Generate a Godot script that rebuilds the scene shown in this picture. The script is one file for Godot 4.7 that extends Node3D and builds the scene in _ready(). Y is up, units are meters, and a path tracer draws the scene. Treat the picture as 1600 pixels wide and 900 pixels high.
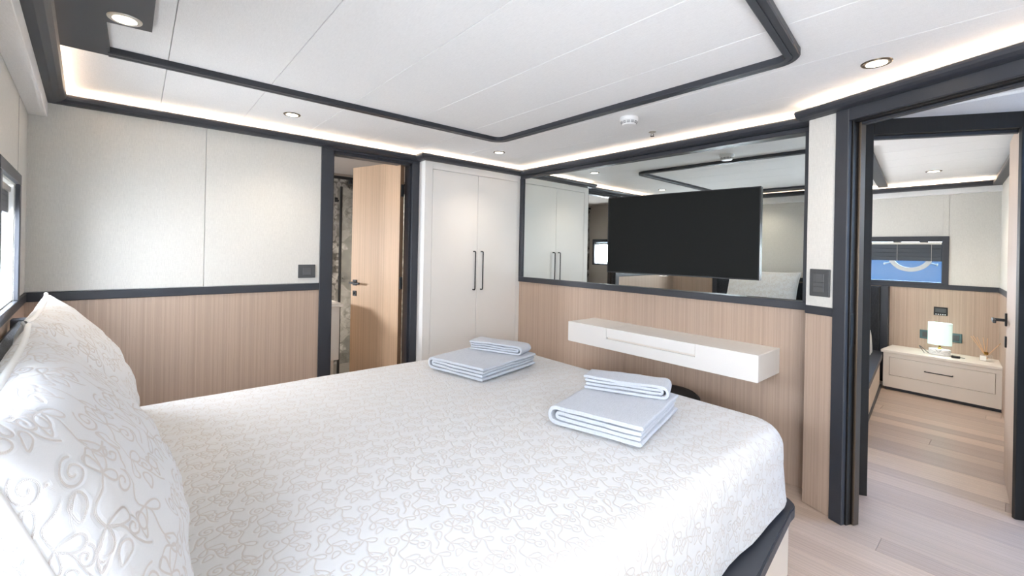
extends Node3D
# Yacht cabin: bed, mirror wall, wardrobe, bathroom door, and a second cabin seen through the lobby doors.

var M := {}
var used := {}
const CEIL := 2.075

class Geo:
	var v := PackedVector3Array()
	var n := PackedVector3Array()
	func tri3(a: Vector3, b: Vector3, c: Vector3, na: Vector3, nb: Vector3, nc: Vector3) -> void:
		if (b - a).cross(c - a).dot(na + nb + nc) > 0.0:
			v.append_array(PackedVector3Array([a, c, b]))
			n.append_array(PackedVector3Array([na, nc, nb]))
		else:
			v.append_array(PackedVector3Array([a, b, c]))
			n.append_array(PackedVector3Array([na, nb, nc]))
	func tri(a: Vector3, b: Vector3, c: Vector3, nn: Vector3) -> void:
		tri3(a, b, c, nn, nn, nn)
	func quad(a: Vector3, b: Vector3, c: Vector3, d: Vector3, nn: Vector3) -> void:
		tri(a, b, c, nn)
		tri(a, c, d, nn)
	# a box between two corners with chamfered edges
	func box(lo: Vector3, hi: Vector3, ch := 0.0, xf := Transform3D()) -> void:
		var c := (lo + hi) / 2.0
		var h := (hi - lo) / 2.0
		ch = minf(ch, minf(h.x, minf(h.y, h.z)) * 0.9)
		for ax in 3:
			for s in [-1.0, 1.0]:
				var b := (ax + 1) % 3
				var d := (ax + 2) % 3
				var p := []
				for q in [[-1, -1], [1, -1], [1, 1], [-1, 1]]:
					var w := Vector3.ZERO
					w[ax] = s * h[ax]
					w[b] = q[0] * (h[b] - ch)
					w[d] = q[1] * (h[d] - ch)
					p.append(xf * (c + w))
				var nn := Vector3.ZERO
				nn[ax] = s
				quad(p[0], p[1], p[2], p[3], xf.basis * nn)
		if ch <= 0.0:
			return
		for ax in 3:
			var b := (ax + 1) % 3
			var d := (ax + 2) % 3
			for sb in [-1.0, 1.0]:
				for sd in [-1.0, 1.0]:
					var p := []
					for q in [[-1, 0], [1, 0], [1, 1], [-1, 1]]:
						var w := Vector3.ZERO
						w[ax] = q[0] * (h[ax] - ch)
						w[b] = sb * (h[b] - (ch if q[1] == 0 else 0.0))
						w[d] = sd * (h[d] - (ch if q[1] == 1 else 0.0))
						p.append(xf * (c + w))
					var nn := Vector3.ZERO
					nn[b] = sb
					nn[d] = sd
					quad(p[0], p[1], p[2], p[3], (xf.basis * nn).normalized())
		for sx in [-1.0, 1.0]:
			for sy in [-1.0, 1.0]:
				for sz in [-1.0, 1.0]:
					var s := Vector3(sx, sy, sz)
					var a := xf * (c + s * Vector3(h.x, h.y - ch, h.z - ch))
					var b2 := xf * (c + s * Vector3(h.x - ch, h.y, h.z - ch))
					var d2 := xf * (c + s * Vector3(h.x - ch, h.y - ch, h.z))
					tri(a, b2, d2, (xf.basis * s).normalized())
	# rows of points joined into a smooth surface
	func grid(rows: Array, wrap_j := false, flip := false, wrap_i := false) -> void:
		var ni := rows.size()
		var nj: int = rows[0].size()
		var nr := []
		for i in ni:
			var r := PackedVector3Array()
			for j in nj:
				var i0 := i - 1 if i > 0 else (ni - 1 if wrap_i else 0)
				var i1 := i + 1 if i < ni - 1 else (0 if wrap_i else ni - 1)
				var j0 := j - 1 if j > 0 else (nj - 1 if wrap_j else 0)
				var j1 := j + 1 if j < nj - 1 else (0 if wrap_j else nj - 1)
				var t: Vector3 = (rows[i1][j] - rows[i0][j]).cross(rows[i][j1] - rows[i][j0])
				if t.length() < 1e-12:
					t = Vector3.UP
				t = t.normalized()
				r.append(-t if flip else t)
			nr.append(r)
		for i in (ni if wrap_i else ni - 1):
			for j in (nj if wrap_j else nj - 1):
				var i1 := (i + 1) % ni
				var j1 := (j + 1) % nj
				tri3(rows[i][j], rows[i1][j], rows[i1][j1], nr[i][j], nr[i1][j], nr[i1][j1])
				tri3(rows[i][j], rows[i1][j1], rows[i][j1], nr[i][j], nr[i1][j1], nr[i][j1])
	func tube(path: PackedVector3Array, r: float, seg := 8, closed := false) -> void:
		var rows := []
		var m := path.size()
		var up := Vector3(0.123, 0.987, 0.077).normalized()
		for i in m:
			var t: Vector3
			if closed:
				t = (path[(i + 1) % m] - path[(i + m - 1) % m]).normalized()
			else:
				t = (path[mini(i + 1, m - 1)] - path[maxi(i - 1, 0)]).normalized()
			var a := t.cross(up)
			if a.length() < 0.05:
				a = t.cross(Vector3.RIGHT)
			a = a.normalized()
			var b := t.cross(a).normalized()
			var row := PackedVector3Array()
			for k in seg:
				var an := TAU * k / seg
				row.append(path[i] + (a * cos(an) + b * sin(an)) * r)
			rows.append(row)
		grid(rows, true, true, closed)
		if not closed:
			for e in [0, m - 1]:
				var t: Vector3 = (path[1] - path[0]).normalized() * -1.0 if e == 0 else (path[m - 1] - path[m - 2]).normalized()
				for k in seg:
					tri(path[e], rows[e][k], rows[e][(k + 1) % seg], t)
	# profile of (radius, height) turned round the y axis, sx and sz stretch it
	func lathe(prof: Array, seg := 32, xf := Transform3D(), sx := 1.0, sz := 1.0) -> void:
		for i in prof.size() - 1:
			var p: Vector2 = prof[i]
			var q: Vector2 = prof[i + 1]
			if p.is_equal_approx(q):
				continue
			var d := (q - p).normalized()
			var nn := Vector2(d.y, -d.x)
			for k in seg:
				var a0 := TAU * k / seg
				var a1 := TAU * (k + 1) / seg
				var f := func(r: float, y: float, a: float) -> Vector3: return xf * Vector3(r * cos(a) * sx, y, r * sin(a) * sz)
				var g := func(a: float) -> Vector3: return (xf.basis * Vector3(nn.x * cos(a) / sx, nn.y, nn.x * sin(a) / sz)).normalized()
				var n0: Vector3 = g.call(a0)
				var n1: Vector3 = g.call(a1)
				if p.x > 1e-6:
					tri3(f.call(p.x, p.y, a0), f.call(p.x, p.y, a1), f.call(q.x, q.y, a1), n0, n1, n1)
				if q.x > 1e-6:
					tri3(f.call(p.x, p.y, a0), f.call(q.x, q.y, a1), f.call(q.x, q.y, a0), n0, n1, n0)
	# polygon in x,y pushed along z from z0 to z1; shear moves the ends along z with x (mitres)
	func prism(poly: PackedVector2Array, z0: float, z1: float, xf := Transform3D(), m0 := 0.0, m1 := 0.0) -> void:
		var m := poly.size()
		var area := 0.0
		for i in m:
			area += poly[i].cross(poly[(i + 1) % m])
		for i in m:
			var a := poly[i]
			var b := poly[(i + 1) % m]
			var d := (b - a).normalized()
			var nn := Vector3(d.y, -d.x, 0.0) * signf(area)
			quad(xf * Vector3(a.x, a.y, z0 + m0 * a.x), xf * Vector3(b.x, b.y, z0 + m0 * b.x), xf * Vector3(b.x, b.y, z1 + m1 * b.x), xf * Vector3(a.x, a.y, z1 + m1 * a.x), xf.basis * nn)
		var t := Geometry2D.triangulate_polygon(poly)
		for i in range(0, t.size(), 3):
			for e in 2:
				var z := z0 if e == 0 else z1
				var mm := m0 if e == 0 else m1
				var p := []
				for k in 3:
					var q := poly[t[i + k]]
					p.append(xf * Vector3(q.x, q.y, z + mm * q.x))
				tri(p[0], p[1], p[2], xf.basis * Vector3(0, 0, -1.0 if e == 0 else 1.0))
	# polygon in x,z (given as Vector2(x, z)) between two heights
	func slab(poly: PackedVector2Array, y0: float, y1: float) -> void:
		var q := PackedVector2Array()
		for p in poly:
			q.append(Vector2(p.x, -p.y))
		prism(q, y0, y1, Transform3D(Basis(Vector3.RIGHT, Vector3.FORWARD, Vector3.UP), Vector3.ZERO))
	func mesh() -> ArrayMesh:
		var arr := []
		arr.resize(Mesh.ARRAY_MAX)
		arr[Mesh.ARRAY_VERTEX] = v
		arr[Mesh.ARRAY_NORMAL] = n
		var am := ArrayMesh.new()
		am.add_surface_from_arrays(Mesh.PRIMITIVE_TRIANGLES, arr)
		return am

# ---------------------------------------------------------------- nodes
func numbered(called: String) -> String:
	used[called] = used.get(called, -1) + 1
	return called if used[called] == 0 else "%s_%03d" % [called, used[called]]

func tag(o: Node, label: String, category: String, group := "", kind := "") -> void:
	o.set_meta("label", label)
	o.set_meta("category", category)
	if group:
		o.set_meta("group", group)
	if kind:
		o.set_meta("kind", kind)

func thing(called: String, label: String, category: String, at := Vector3.ZERO, turn := 0.0, group := "", kind := "") -> Node3D:
	var o := Node3D.new()
	o.name = numbered(called)
	add_child(o)
	o.position = at
	o.rotation_degrees.y = turn
	tag(o, label, category, group, kind)
	return o

func put(called: String, g: Geo, mat: Material, parent: Node) -> MeshInstance3D:
	var o := MeshInstance3D.new()
	o.name = numbered(called) if parent == self else called
	o.mesh = g.mesh()
	o.material_override = mat
	o.cast_shadow = GeometryInstance3D.SHADOW_CASTING_SETTING_ON
	parent.add_child(o, true)
	return o

func part_box(called: String, lo: Vector3, hi: Vector3, mat: Material, parent: Node, ch := 0.0) -> MeshInstance3D:
	var g := Geo.new()
	g.box(lo, hi, ch)
	return put(called, g, mat, parent)

# ---------------------------------------------------------------- materials
func rgb8(r: float, g: float, b: float) -> Color:
	return Color(r / 255.0, g / 255.0, b / 255.0)

func plain(c: Color, rough := 0.6, metal := 0.0, spec := 0.5) -> StandardMaterial3D:
	var m := StandardMaterial3D.new()
	m.albedo_color = c
	m.roughness = rough
	m.metallic = metal
	m.metallic_specular = spec
	return m

func glow(c: Color, energy: float) -> StandardMaterial3D:
	var m := plain(c, 0.6)
	m.emission_enabled = true
	m.emission = c
	m.emission_energy_multiplier = energy
	return m

func triplanar(m: StandardMaterial3D, tex: Texture2D, scale: Vector3, world := true, offset := Vector3.ZERO) -> StandardMaterial3D:
	m.albedo_texture = tex
	m.uv1_triplanar = true
	m.uv1_world_triplanar = world
	m.uv1_triplanar_sharpness = 8.0
	m.uv1_scale = scale
	m.uv1_offset = offset
	return m

func relief(m: StandardMaterial3D, tex: Texture2D, cm: float) -> StandardMaterial3D:
	m.heightmap_enabled = true
	m.heightmap_texture = tex
	m.heightmap_scale = cm
	return m

func hash1(i: int, s: int) -> float:
	var x := sin(float(i) * 127.1 + float(s) * 311.7) * 43758.5453
	return x - floor(x)

# veneer: streaks that run along v, tileable
func tex_veneer(sz: int, strength: float, seed_: int) -> ImageTexture:
	var im := Image.create(sz, sz, false, Image.FORMAT_RGB8)
	var nz := FastNoiseLite.new()
	nz.seed = seed_
	nz.frequency = 0.02
	var col := PackedFloat32Array()
	for i in sz:
		var a := hash1(i, seed_) * 0.5 + hash1(i / 3, seed_ + 1) * 0.3 + hash1(i / 11, seed_ + 2) * 0.35
		col.append(a / 1.15)
	for y in sz:
		var blend := absf(y - sz / 2.0) / (sz / 2.0)
		for x in sz:
			var wob := int(nz.get_noise_2d(0.0, y * 0.35) * 3.0 * (1.0 - blend))
			var c := col[(x + wob + sz) % sz]
			var fleck := hash1(x + (y / 40) * 977, seed_ + 5)
			var l := 1.0 - strength * (0.75 * (1.0 - c) + 0.25 * fleck)
			im.set_pixel(x, y, Color(l, l - strength * 0.05 * (1.0 - c), l - strength * 0.12 * (1.0 - c)))
	im.generate_mipmaps()
	return ImageTexture.create_from_image(im)

# woven wall cloth: short threads both ways
func tex_linen(sz: int, strength: float, seed_: int) -> ImageTexture:
	var im := Image.create(sz, sz, false, Image.FORMAT_RGB8)
	for y in sz:
		for x in sz:
			var a := hash1(x + (y / 23) * 613, seed_)
			var b := hash1(y + (x / 17) * 419, seed_ + 3)
			var l := 1.0 - strength * (0.65 * a + 0.35 * b)
			im.set_pixel(x, y, Color(l, l, l))
	im.generate_mipmaps()
	return ImageTexture.create_from_image(im)

func tex_noise(freq: float, seed_: int, sz := 512, octaves := 4) -> NoiseTexture2D:
	var t := NoiseTexture2D.new()
	var f := FastNoiseLite.new()
	f.seed = seed_
	f.frequency = freq
	f.fractal_octaves = octaves
	t.noise = f
	t.width = sz
	t.height = sz
	t.seamless = true
	return t

func tex_marble(dark: Color, light: Color, vein: Color, seed_: int, sz := 512, warp := 60.0, sharp := 14.0) -> ImageTexture:
	var im := Image.create(sz, sz, false, Image.FORMAT_RGB8)
	var a := FastNoiseLite.new()
	a.seed = seed_
	a.frequency = 0.006
	a.fractal_octaves = 5
	var b := FastNoiseLite.new()
	b.seed = seed_ + 9
	b.frequency = 0.012
	b.fractal_octaves = 3
	for y in sz:
		for x in sz:
			# mirrored lookup so that the tile repeats without an edge
			var mx := float(x if x < sz / 2 else sz - x)
			var my := float(y if y < sz / 2 else sz - y)
			var w := b.get_noise_2d(mx, my) * warp
			var k := a.get_noise_2d(mx + w, my - w)
			var c := dark.lerp(light, clampf(0.5 + k * 1.5, 0.0, 1.0))
			var ve := exp(-absf(a.get_noise_2d(mx * 1.3 - w, my * 1.3 + 200.0)) * sharp * 2.0)
			im.set_pixel(x, y, c.lerp(vein, ve * 0.8))
	im.generate_mipmaps()
	return ImageTexture.create_from_image(im)

# scrolls stitched on the bedspread: [colour, height]
func tex_scrolls() -> Array:
	var w := 860
	var h := 640
	var near := PackedFloat32Array()
	near.resize(w * h)
	near.fill(99.0)
	var lines := []
	var loop := func(cx: float, cy: float, ang: float, ln: float, wd: float) -> PackedVector2Array:
		var p := PackedVector2Array()
		for k in 41:
			var t := TAU * k / 40.0
			var q := Vector2((1.0 - cos(t)) * 0.5 * ln, sin(t) * wd * (0.35 + 0.65 * (1.0 - cos(t)) * 0.5))
			p.append(Vector2(cx, cy) + q.rotated(ang))
		return p
	var spiral := func(cx: float, cy: float, r: float, turns: float, a0: float, s: float) -> PackedVector2Array:
		var p := PackedVector2Array()
		for k in 61:
			var t := k / 60.0
			p.append(Vector2(cx, cy) + Vector2(r * (0.16 + 0.84 * t), 0).rotated(a0 + s * t * turns * TAU))
		return p
	var bez := func(a: Vector2, b: Vector2, c: Vector2, d: Vector2) -> PackedVector2Array:
		var p := PackedVector2Array()
		for k in 41:
			p.append(a.bezier_interpolate(b, c, d, k / 40.0))
		return p
	for half in 2:
		var ox := 430.0 * half
		var oy := 70.0 * half
		lines.append(spiral.call(ox + 105, oy + 120, 74, 1.6, 0.6 + half, 1.0))
		lines.append(spiral.call(ox + 290, oy + 330, 62, 1.35, 2.4 - half, -1.0))
		lines.append(loop.call(ox + 215, oy + 215, -0.5, 140, 46))
		lines.append(loop.call(ox + 215, oy + 215, -1.7, 110, 38))
		lines.append(loop.call(ox + 215, oy + 215, 0.9, 96, 34))
		lines.append(loop.call(ox + 75, oy + 400, 0.3, 135, 45))
		lines.append(loop.call(ox + 75, oy + 400, 2.1, 105, 36))
		lines.append(loop.call(ox + 330, oy + 520, 2.9, 130, 44))
		lines.append(loop.call(ox + 330, oy + 520, 0.6, 118, 38))
		lines.append(loop.call(ox + 30, oy + 575, -0.7, 96, 40))
		lines.append(loop.call(ox + 300, oy + 60, 1.1, 150, 52))
		lines.append(loop.call(ox + 20, oy + 300, -1.2, 120, 44))
		lines.append(loop.call(ox + 190, oy + 600, -0.9, 128, 46))
		lines.append(spiral.call(ox + 380, oy + 215, 48, 1.2, 4.0, 1.0))
		lines.append(spiral.call(ox + 165, oy + 500, 52, 1.3, 1.0, -1.0))
		lines.append(bez.call(Vector2(ox + 180, oy + 130), Vector2(ox + 330, oy + 20), Vector2(ox + 260, oy + 210), Vector2(ox + 430, oy + 150)))
		lines.append(bez.call(Vector2(ox + 215, oy + 215), Vector2(ox + 120, oy + 330), Vector2(ox + 40, oy + 220), Vector2(ox + 75, oy + 400)))
		lines.append(bez.call(Vector2(ox + 345, oy + 300), Vector2(ox + 420, oy + 370), Vector2(ox + 250, oy + 420), Vector2(ox + 330, oy + 520)))
		lines.append(bez.call(Vector2(ox + 75, oy + 400), Vector2(ox + 180, oy + 470), Vector2(ox + 90, oy + 560), Vector2(ox + 200, oy + 640)))
		lines.append(bez.call(Vector2(ox + 330, oy + 520), Vector2(ox + 380, oy + 600), Vector2(ox + 260, oy + 640), Vector2(ox + 320, oy + 740)))
		lines.append(bez.call(Vector2(ox + 60, oy + 190), Vector2(ox - 40, oy + 260), Vector2(ox + 40, oy + 320), Vector2(ox - 60, oy + 380)))
	var rad := 15
	for l in lines:
		for k in l.size() - 1:
			var a: Vector2 = l[k]
			var b: Vector2 = l[k + 1]
			var steps := maxi(1, int(a.distance_to(b) / 4.0))
			for s in steps:
				var p := a.lerp(b, float(s) / steps)
				var px := int(floor(p.x))
				var py := int(floor(p.y))
				for dy in range(-rad, rad + 1):
					for dx in range(-rad, rad + 1):
						var x := px + dx
						var y := py + dy
						var d := Vector2(x - p.x, y - p.y).length()
						var at := posmod(y, h) * w + posmod(x, w)
						if d < near[at]:
							near[at] = d
	var col := Image.create(w, h, false, Image.FORMAT_RGB8)
	var hgt := Image.create(w, h, false, Image.FORMAT_RGB8)
	var base := Color(0.945, 0.945, 0.945)
	var thread := Color(0.880, 0.848, 0.820)
	for y in h:
		for x in w:
			var d := near[y * w + x]
			var rope := 0.75 + 0.25 * sin((x + y) * 0.9)
			var k := clampf((7.0 - d) / 2.2, 0.0, 1.0) * rope
			var weave := 0.985 + 0.015 * hash1(y + (x / 9) * 331, 4)
			col.set_pixel(x, y, (base * weave).lerp(thread, k))
			var e := 1.0 - exp(-minf(d, 30.0) / 7.0)
			var t := clampf(e + (0.35 if d < 4.0 else 0.0) * rope, 0.0, 1.0)
			hgt.set_pixel(x, y, Color(t, t, t))
	col.generate_mipmaps()
	return [ImageTexture.create_from_image(col), ImageTexture.create_from_image(hgt)]

func make_materials() -> void:
	var veneer := tex_veneer(512, 0.20, 3)
	var linen := tex_linen(512, 0.085, 8)
	var oak := tex_veneer(512, 0.17, 21)
	M.linen = triplanar(plain(rgb8(222, 220, 214), 0.85), linen, Vector3.ONE * 2.6)
	M.ceil_cloth = triplanar(plain(rgb8(243, 243, 243), 0.85), tex_linen(512, 0.06, 15), Vector3(3.0, 3.0, 3.0))
	M.veneer = triplanar(plain(rgb8(200, 178, 161), 0.5, 0.0, 0.4), veneer, Vector3(4.2, 0.8, 4.2))
	M.trim = plain(rgb8(50, 53, 60), 0.45)
	M.black = plain(rgb8(24, 25, 27), 0.38)
	M.jamb_black = triplanar(plain(rgb8(30, 29, 28), 0.4), tex_veneer(256, 0.3, 33), Vector3(3, 1, 3))
	M.bronze = plain(rgb8(92, 80, 68), 0.35, 0.6)
	M.lacquer = plain(rgb8(238, 236, 233), 0.38)
	M.cream = plain(rgb8(232, 224, 214), 0.45)
	M.base_panel = plain(rgb8(222, 210, 194), 0.5)
	M.white = plain(rgb8(240, 240, 238), 0.4)
	M.plastic = plain(rgb8(236, 236, 236), 0.45)
	M.switch = plain(rgb8(74, 76, 78), 0.5)
	M.switch_key = plain(rgb8(84, 86, 88), 0.4)
	M.chrome = plain(rgb8(176, 170, 160), 0.12, 1.0)
	M.brushed = plain(rgb8(205, 200, 192), 0.32, 1.0)
	M.dark_ring = plain(rgb8(96, 86, 74), 0.3, 0.8)
	M.mirror = plain(Color(0.86, 0.885, 0.88), 0.0, 1.0)
	M.screen = plain(rgb8(25, 27, 26), 0.55, 0.0, 0.25)
	M.door_oak = triplanar(plain(rgb8(226, 192, 160), 0.5, 0.0, 0.4), veneer, Vector3(4.4, 0.6, 4.4), true, Vector3(0.3, 0, 0.2))
	M.door_edge = plain(rgb8(118, 92, 70), 0.5)
	M.planks = []
	for k in 5:
		var t := [rgb8(210, 190, 175), rgb8(198, 179, 166), rgb8(218, 198, 182), rgb8(190, 172, 160), rgb8(206, 187, 172)]
		M.planks.append(triplanar(plain(t[k], 0.36, 0.0, 0.45), oak, Vector3(2.6, 1.0, 0.55), true, Vector3(0.17 * k, 0, 0.29 * k)))
	M.joint = plain(rgb8(120, 104, 92), 0.8)
	var sc := tex_scrolls()
	M.spread = relief(triplanar(plain(rgb8(227, 228, 229), 0.85), sc[0], Vector3(4.65, 6.25, 6.25)), sc[1], 0.17)
	M.pillow = relief(triplanar(plain(rgb8(244, 245, 247), 0.85), sc[0], Vector3(6.25, 5.2, 4.0), false), sc[1], 0.2)
	M.piping = plain(rgb8(246, 246, 245), 0.8)
	M.terry = relief(triplanar(plain(rgb8(213, 218, 227), 0.95), tex_linen(256, 0.10, 44), Vector3.ONE * 6.0, false), tex_noise(0.22, 5, 256, 2), 0.25)
	M.headboard = relief(triplanar(plain(rgb8(64, 68, 76), 0.8), tex_linen(256, 0.7, 51), Vector3.ONE * 5.0), tex_noise(0.1, 6, 256, 3), 0.2)
	M.marble_wall = triplanar(plain(Color.WHITE, 0.25), tex_marble(rgb8(84, 82, 78), rgb8(186, 182, 176), rgb8(48, 46, 44), 7), Vector3.ONE * 0.9)
	M.marble_base = triplanar(plain(Color.WHITE, 0.2), tex_marble(rgb8(228, 228, 230), rgb8(246, 246, 246), rgb8(120, 122, 130), 17, 256, 40.0, 22.0), Vector3.ONE * 5.0, false)
	M.taupe = triplanar(plain(rgb8(176, 166, 158), 0.8), tex_noise(0.01, 77, 256, 4), Vector3.ONE * 0.6)
	M.taupe.albedo_texture = null
	M.bath_floor = plain(rgb8(98, 90, 82), 0.4)
	M.glass = plain(Color(0.92, 0.97, 0.97, 0.08), 0.02)
	M.glass.transparency = BaseMaterial3D.TRANSPARENCY_ALPHA
	M.blind = plain(rgb8(52, 60, 70), 0.45)
	M.sea = relief(triplanar(plain(rgb8(9, 54, 72), 0.8, 0.0, 0.0), tex_noise(0.02, 12, 512, 5), Vector3.ONE * 0.12), tex_noise(0.02, 12, 512, 5), 22.0)
	M.sea.albedo_texture = null
	M.sea.specular_mode = BaseMaterial3D.SPECULAR_DISABLED
	M.stool = plain(rgb8(32, 32, 34), 0.6)
	M.led = glow(rgb8(255, 196, 130), 2.2)
	M.bulb = glow(rgb8(255, 240, 214), 6.0)
	M.shade = glow(rgb8(222, 250, 245), 0.17)
	M.brass = plain(rgb8(196, 156, 84), 0.2, 1.0)
	M.reed = plain(rgb8(224, 182, 138), 0.7)
	M.solid_glass = plain(Color(0.95, 0.96, 0.94, 0.1), 0.02)
	M.solid_glass.transparency = BaseMaterial3D.TRANSPARENCY_ALPHA
	M.paper = plain(rgb8(244, 242, 238), 0.7)
	M.teal = plain(rgb8(70, 96, 100), 0.4)
	M.slat = plain(rgb8(60, 66, 74), 0.45)

# ---------------------------------------------------------------- light and camera
const H := 1.29
func set_camera() -> void:
	var cam := Camera3D.new()
	cam.name = "camera"
	cam.projection = Camera3D.PROJECTION_FRUSTUM
	cam.near = 0.05
	cam.far = 2000.0
	cam.size = 900.0 / 682.4 * cam.near
	cam.frustum_offset = Vector2(0.0, (390.6 - 450.0) / 682.4 * cam.near)
	cam.basis = Basis(Vector3.UP, deg_to_rad(-40.65)) * Basis(Vector3.BACK, deg_to_rad(1.12))
	cam.position = Vector3(0, H, 0)
	add_child(cam)
	cam.current = true

func area(called: String, at: Vector3, towards: Vector3, size: Vector2, colour: Color, energy: float, up := Vector3.UP) -> AreaLight3D:
	var l := AreaLight3D.new()
	l.name = called
	l.area_size = size
	l.light_color = colour
	l.light_energy = energy
	l.area_normalize_energy = true
	l.shadow_enabled = true
	l.area_range = 20.0
	l.area_attenuation = 2.0
	add_child(l, true)
	l.look_at_from_position(at, at + towards, up)
	return l

const LEFT_AT := Vector3(-0.427, 0, -3.265)
const LEFT_TURN := 3.63
func left_frame() -> Transform3D:
	return Transform3D(Basis(Vector3.UP, deg_to_rad(LEFT_TURN)), LEFT_AT)
const HULL_AT := Vector3(5.58, 0, -0.867)
const HULL_TURN := -4.5
func hull_frame() -> Transform3D:
	return Transform3D(Basis(Vector3.UP, deg_to_rad(HULL_TURN)), HULL_AT)

func set_light() -> void:
	var env := Environment.new()
	env.background_mode = Environment.BG_SKY
	var sky := Sky.new()
	var sm := ProceduralSkyMaterial.new()
	sm.sky_top_color = rgb8(120, 170, 225)
	sm.sky_horizon_color = rgb8(214, 232, 246)
	sm.ground_bottom_color = rgb8(60, 110, 160)
	sm.ground_horizon_color = rgb8(150, 185, 215)
	sm.sun_angle_max = 1.0
	sky.sky_material = sm
	env.sky = sky
	env.background_energy_multiplier = 5.0
	env.tonemap_mode = Environment.TONE_MAPPER_LINEAR
	env.tonemap_exposure = 2.55
	env.sdfgi_enabled = true
	env.ssao_enabled = true
	env.ssil_enabled = true
	var we := WorldEnvironment.new()
	we.name = "environment"
	we.environment = env
	add_child(we)
	# daylight in the cabin's two windows, in the second cabin's far window and in the bathroom's
	var day := rgb8(243, 248, 255)
	var lf := left_frame()
	area("daylight_near_window", lf * Vector3(-0.16, 1.28, 2.75), lf.basis * Vector3(1, 0, 0), Vector2(0.70, 0.50), day, 1.5)
	area("daylight_rear_window", lf * Vector3(-0.16, 1.28, 3.90), lf.basis * Vector3(1, 0, 0), Vector2(0.70, 0.50), day, 3.9)
	area("daylight_far_window", lf * Vector3(-0.16, 1.28, 0.74), lf.basis * Vector3(1, 0, 0), Vector2(0.56, 0.50), day, 1.5)
	var hf := hull_frame()
	area("daylight_second_cabin", hf * Vector3(0.54, 1.25, -1.75), hf.basis * Vector3(-1, 0, 0), Vector2(0.7, 0.45), day, 11.0)
	area("daylight_bathroom", Vector3(-0.62, 1.27, -4.5), Vector3(1, 0, 0), Vector2(0.5, 0.36), day, 3.2)
	# daylight falling through the hatch in the lobby ceiling
	area("daylight_hatch", Vector3(2.95, 2.19, 0.62), Vector3.DOWN, Vector2(0.5, 0.5), rgb8(150, 184, 255), 1.9, Vector3.RIGHT)

# ---------------------------------------------------------------- shared pieces
const CORNICE := [[0.0, 2.0], [0.028, 2.002], [0.05, 2.008], [0.064, 2.018], [0.07, 2.030], [0.069, 2.040], [0.062, 2.046], [0.052, 2.044], [0.046, 2.036], [0.0, 2.034]]
# a cornice along local z of a wall whose face is x = 0 and whose room side is +x
func cornice(parent: Node, xf: Transform3D, z0: float, z1: float, dy := 0.0, m0 := 0.0, m1 := 0.0) -> void:
	var p := PackedVector2Array()
	for c in CORNICE:
		p.append(Vector2(c[0], c[1] + dy))
	var g := Geo.new()
	g.prism(p, z0, z1, xf, m0, m1)
	put("moulding", g, M.trim, parent)

# an LED strip in the cove behind a cornice, with the light it gives
func led(xf: Transform3D, z0: float, z1: float, label: String, energy: float, dy := 0.0) -> void:
	var t := thing("led_strip", label, "light strip", Vector3.ZERO, 0.0, "warm light strips in the ceiling coves")
	t.transform = xf
	part_box("tape", Vector3(0.012, 2.0345 + dy, z0), Vector3(0.024, 2.037 + dy, z1), M.led, t)
	var mid := xf * Vector3(0.018, 2.040 + dy, (z0 + z1) / 2.0)
	area("cove_light", mid, Vector3.UP, Vector2(0.012, z1 - z0), rgb8(255, 230, 204), energy * (z1 - z0), xf.basis.z)

func downlight(at: Vector3, label: String, ring: Material, energy: float, scale := 1.0, towards := Vector3.DOWN) -> void:
	var t := thing("downlight", label, "ceiling light", at, 0.0, "recessed ceiling spotlights")
	var g := Geo.new()
	g.lathe([Vector2(0.031 * scale, 0.0), Vector2(0.033 * scale, -0.004), Vector2(0.043 * scale, -0.005), Vector2(0.046 * scale, -0.003), Vector2(0.047 * scale, 0.0)], 36)
	put("rim", g, ring, t)
	g = Geo.new()
	g.lathe([Vector2(0.0, 0.0015), Vector2(0.03 * scale, 0.0015), Vector2(0.032 * scale, -0.0015)], 32, Transform3D(Basis(), Vector3(0, -0.003, 0)))
	put("lamp", g, M.bulb, t)
	var l := SpotLight3D.new()
	l.name = "downlight_beam"
	l.light_color = rgb8(255, 238, 218)
	l.light_energy = energy
	l.light_size = 0.03
	l.spot_angle = 62.0
	l.spot_range = 12.0
	l.spot_attenuation = 2.0
	l.shadow_enabled = true
	add_child(l, true)
	l.look_at_from_position(at + Vector3(0, -0.012, 0), at + Vector3(0, -0.012, 0) + towards, Vector3.RIGHT)

# a wall run in its own frame: room side +x at x = 0, body behind
func seg(called: String, parent: Node, lo: Vector3, hi: Vector3, mat: Material, ch := 0.0015) -> void:
	part_box(called, lo, hi, mat, parent, ch)

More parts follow.
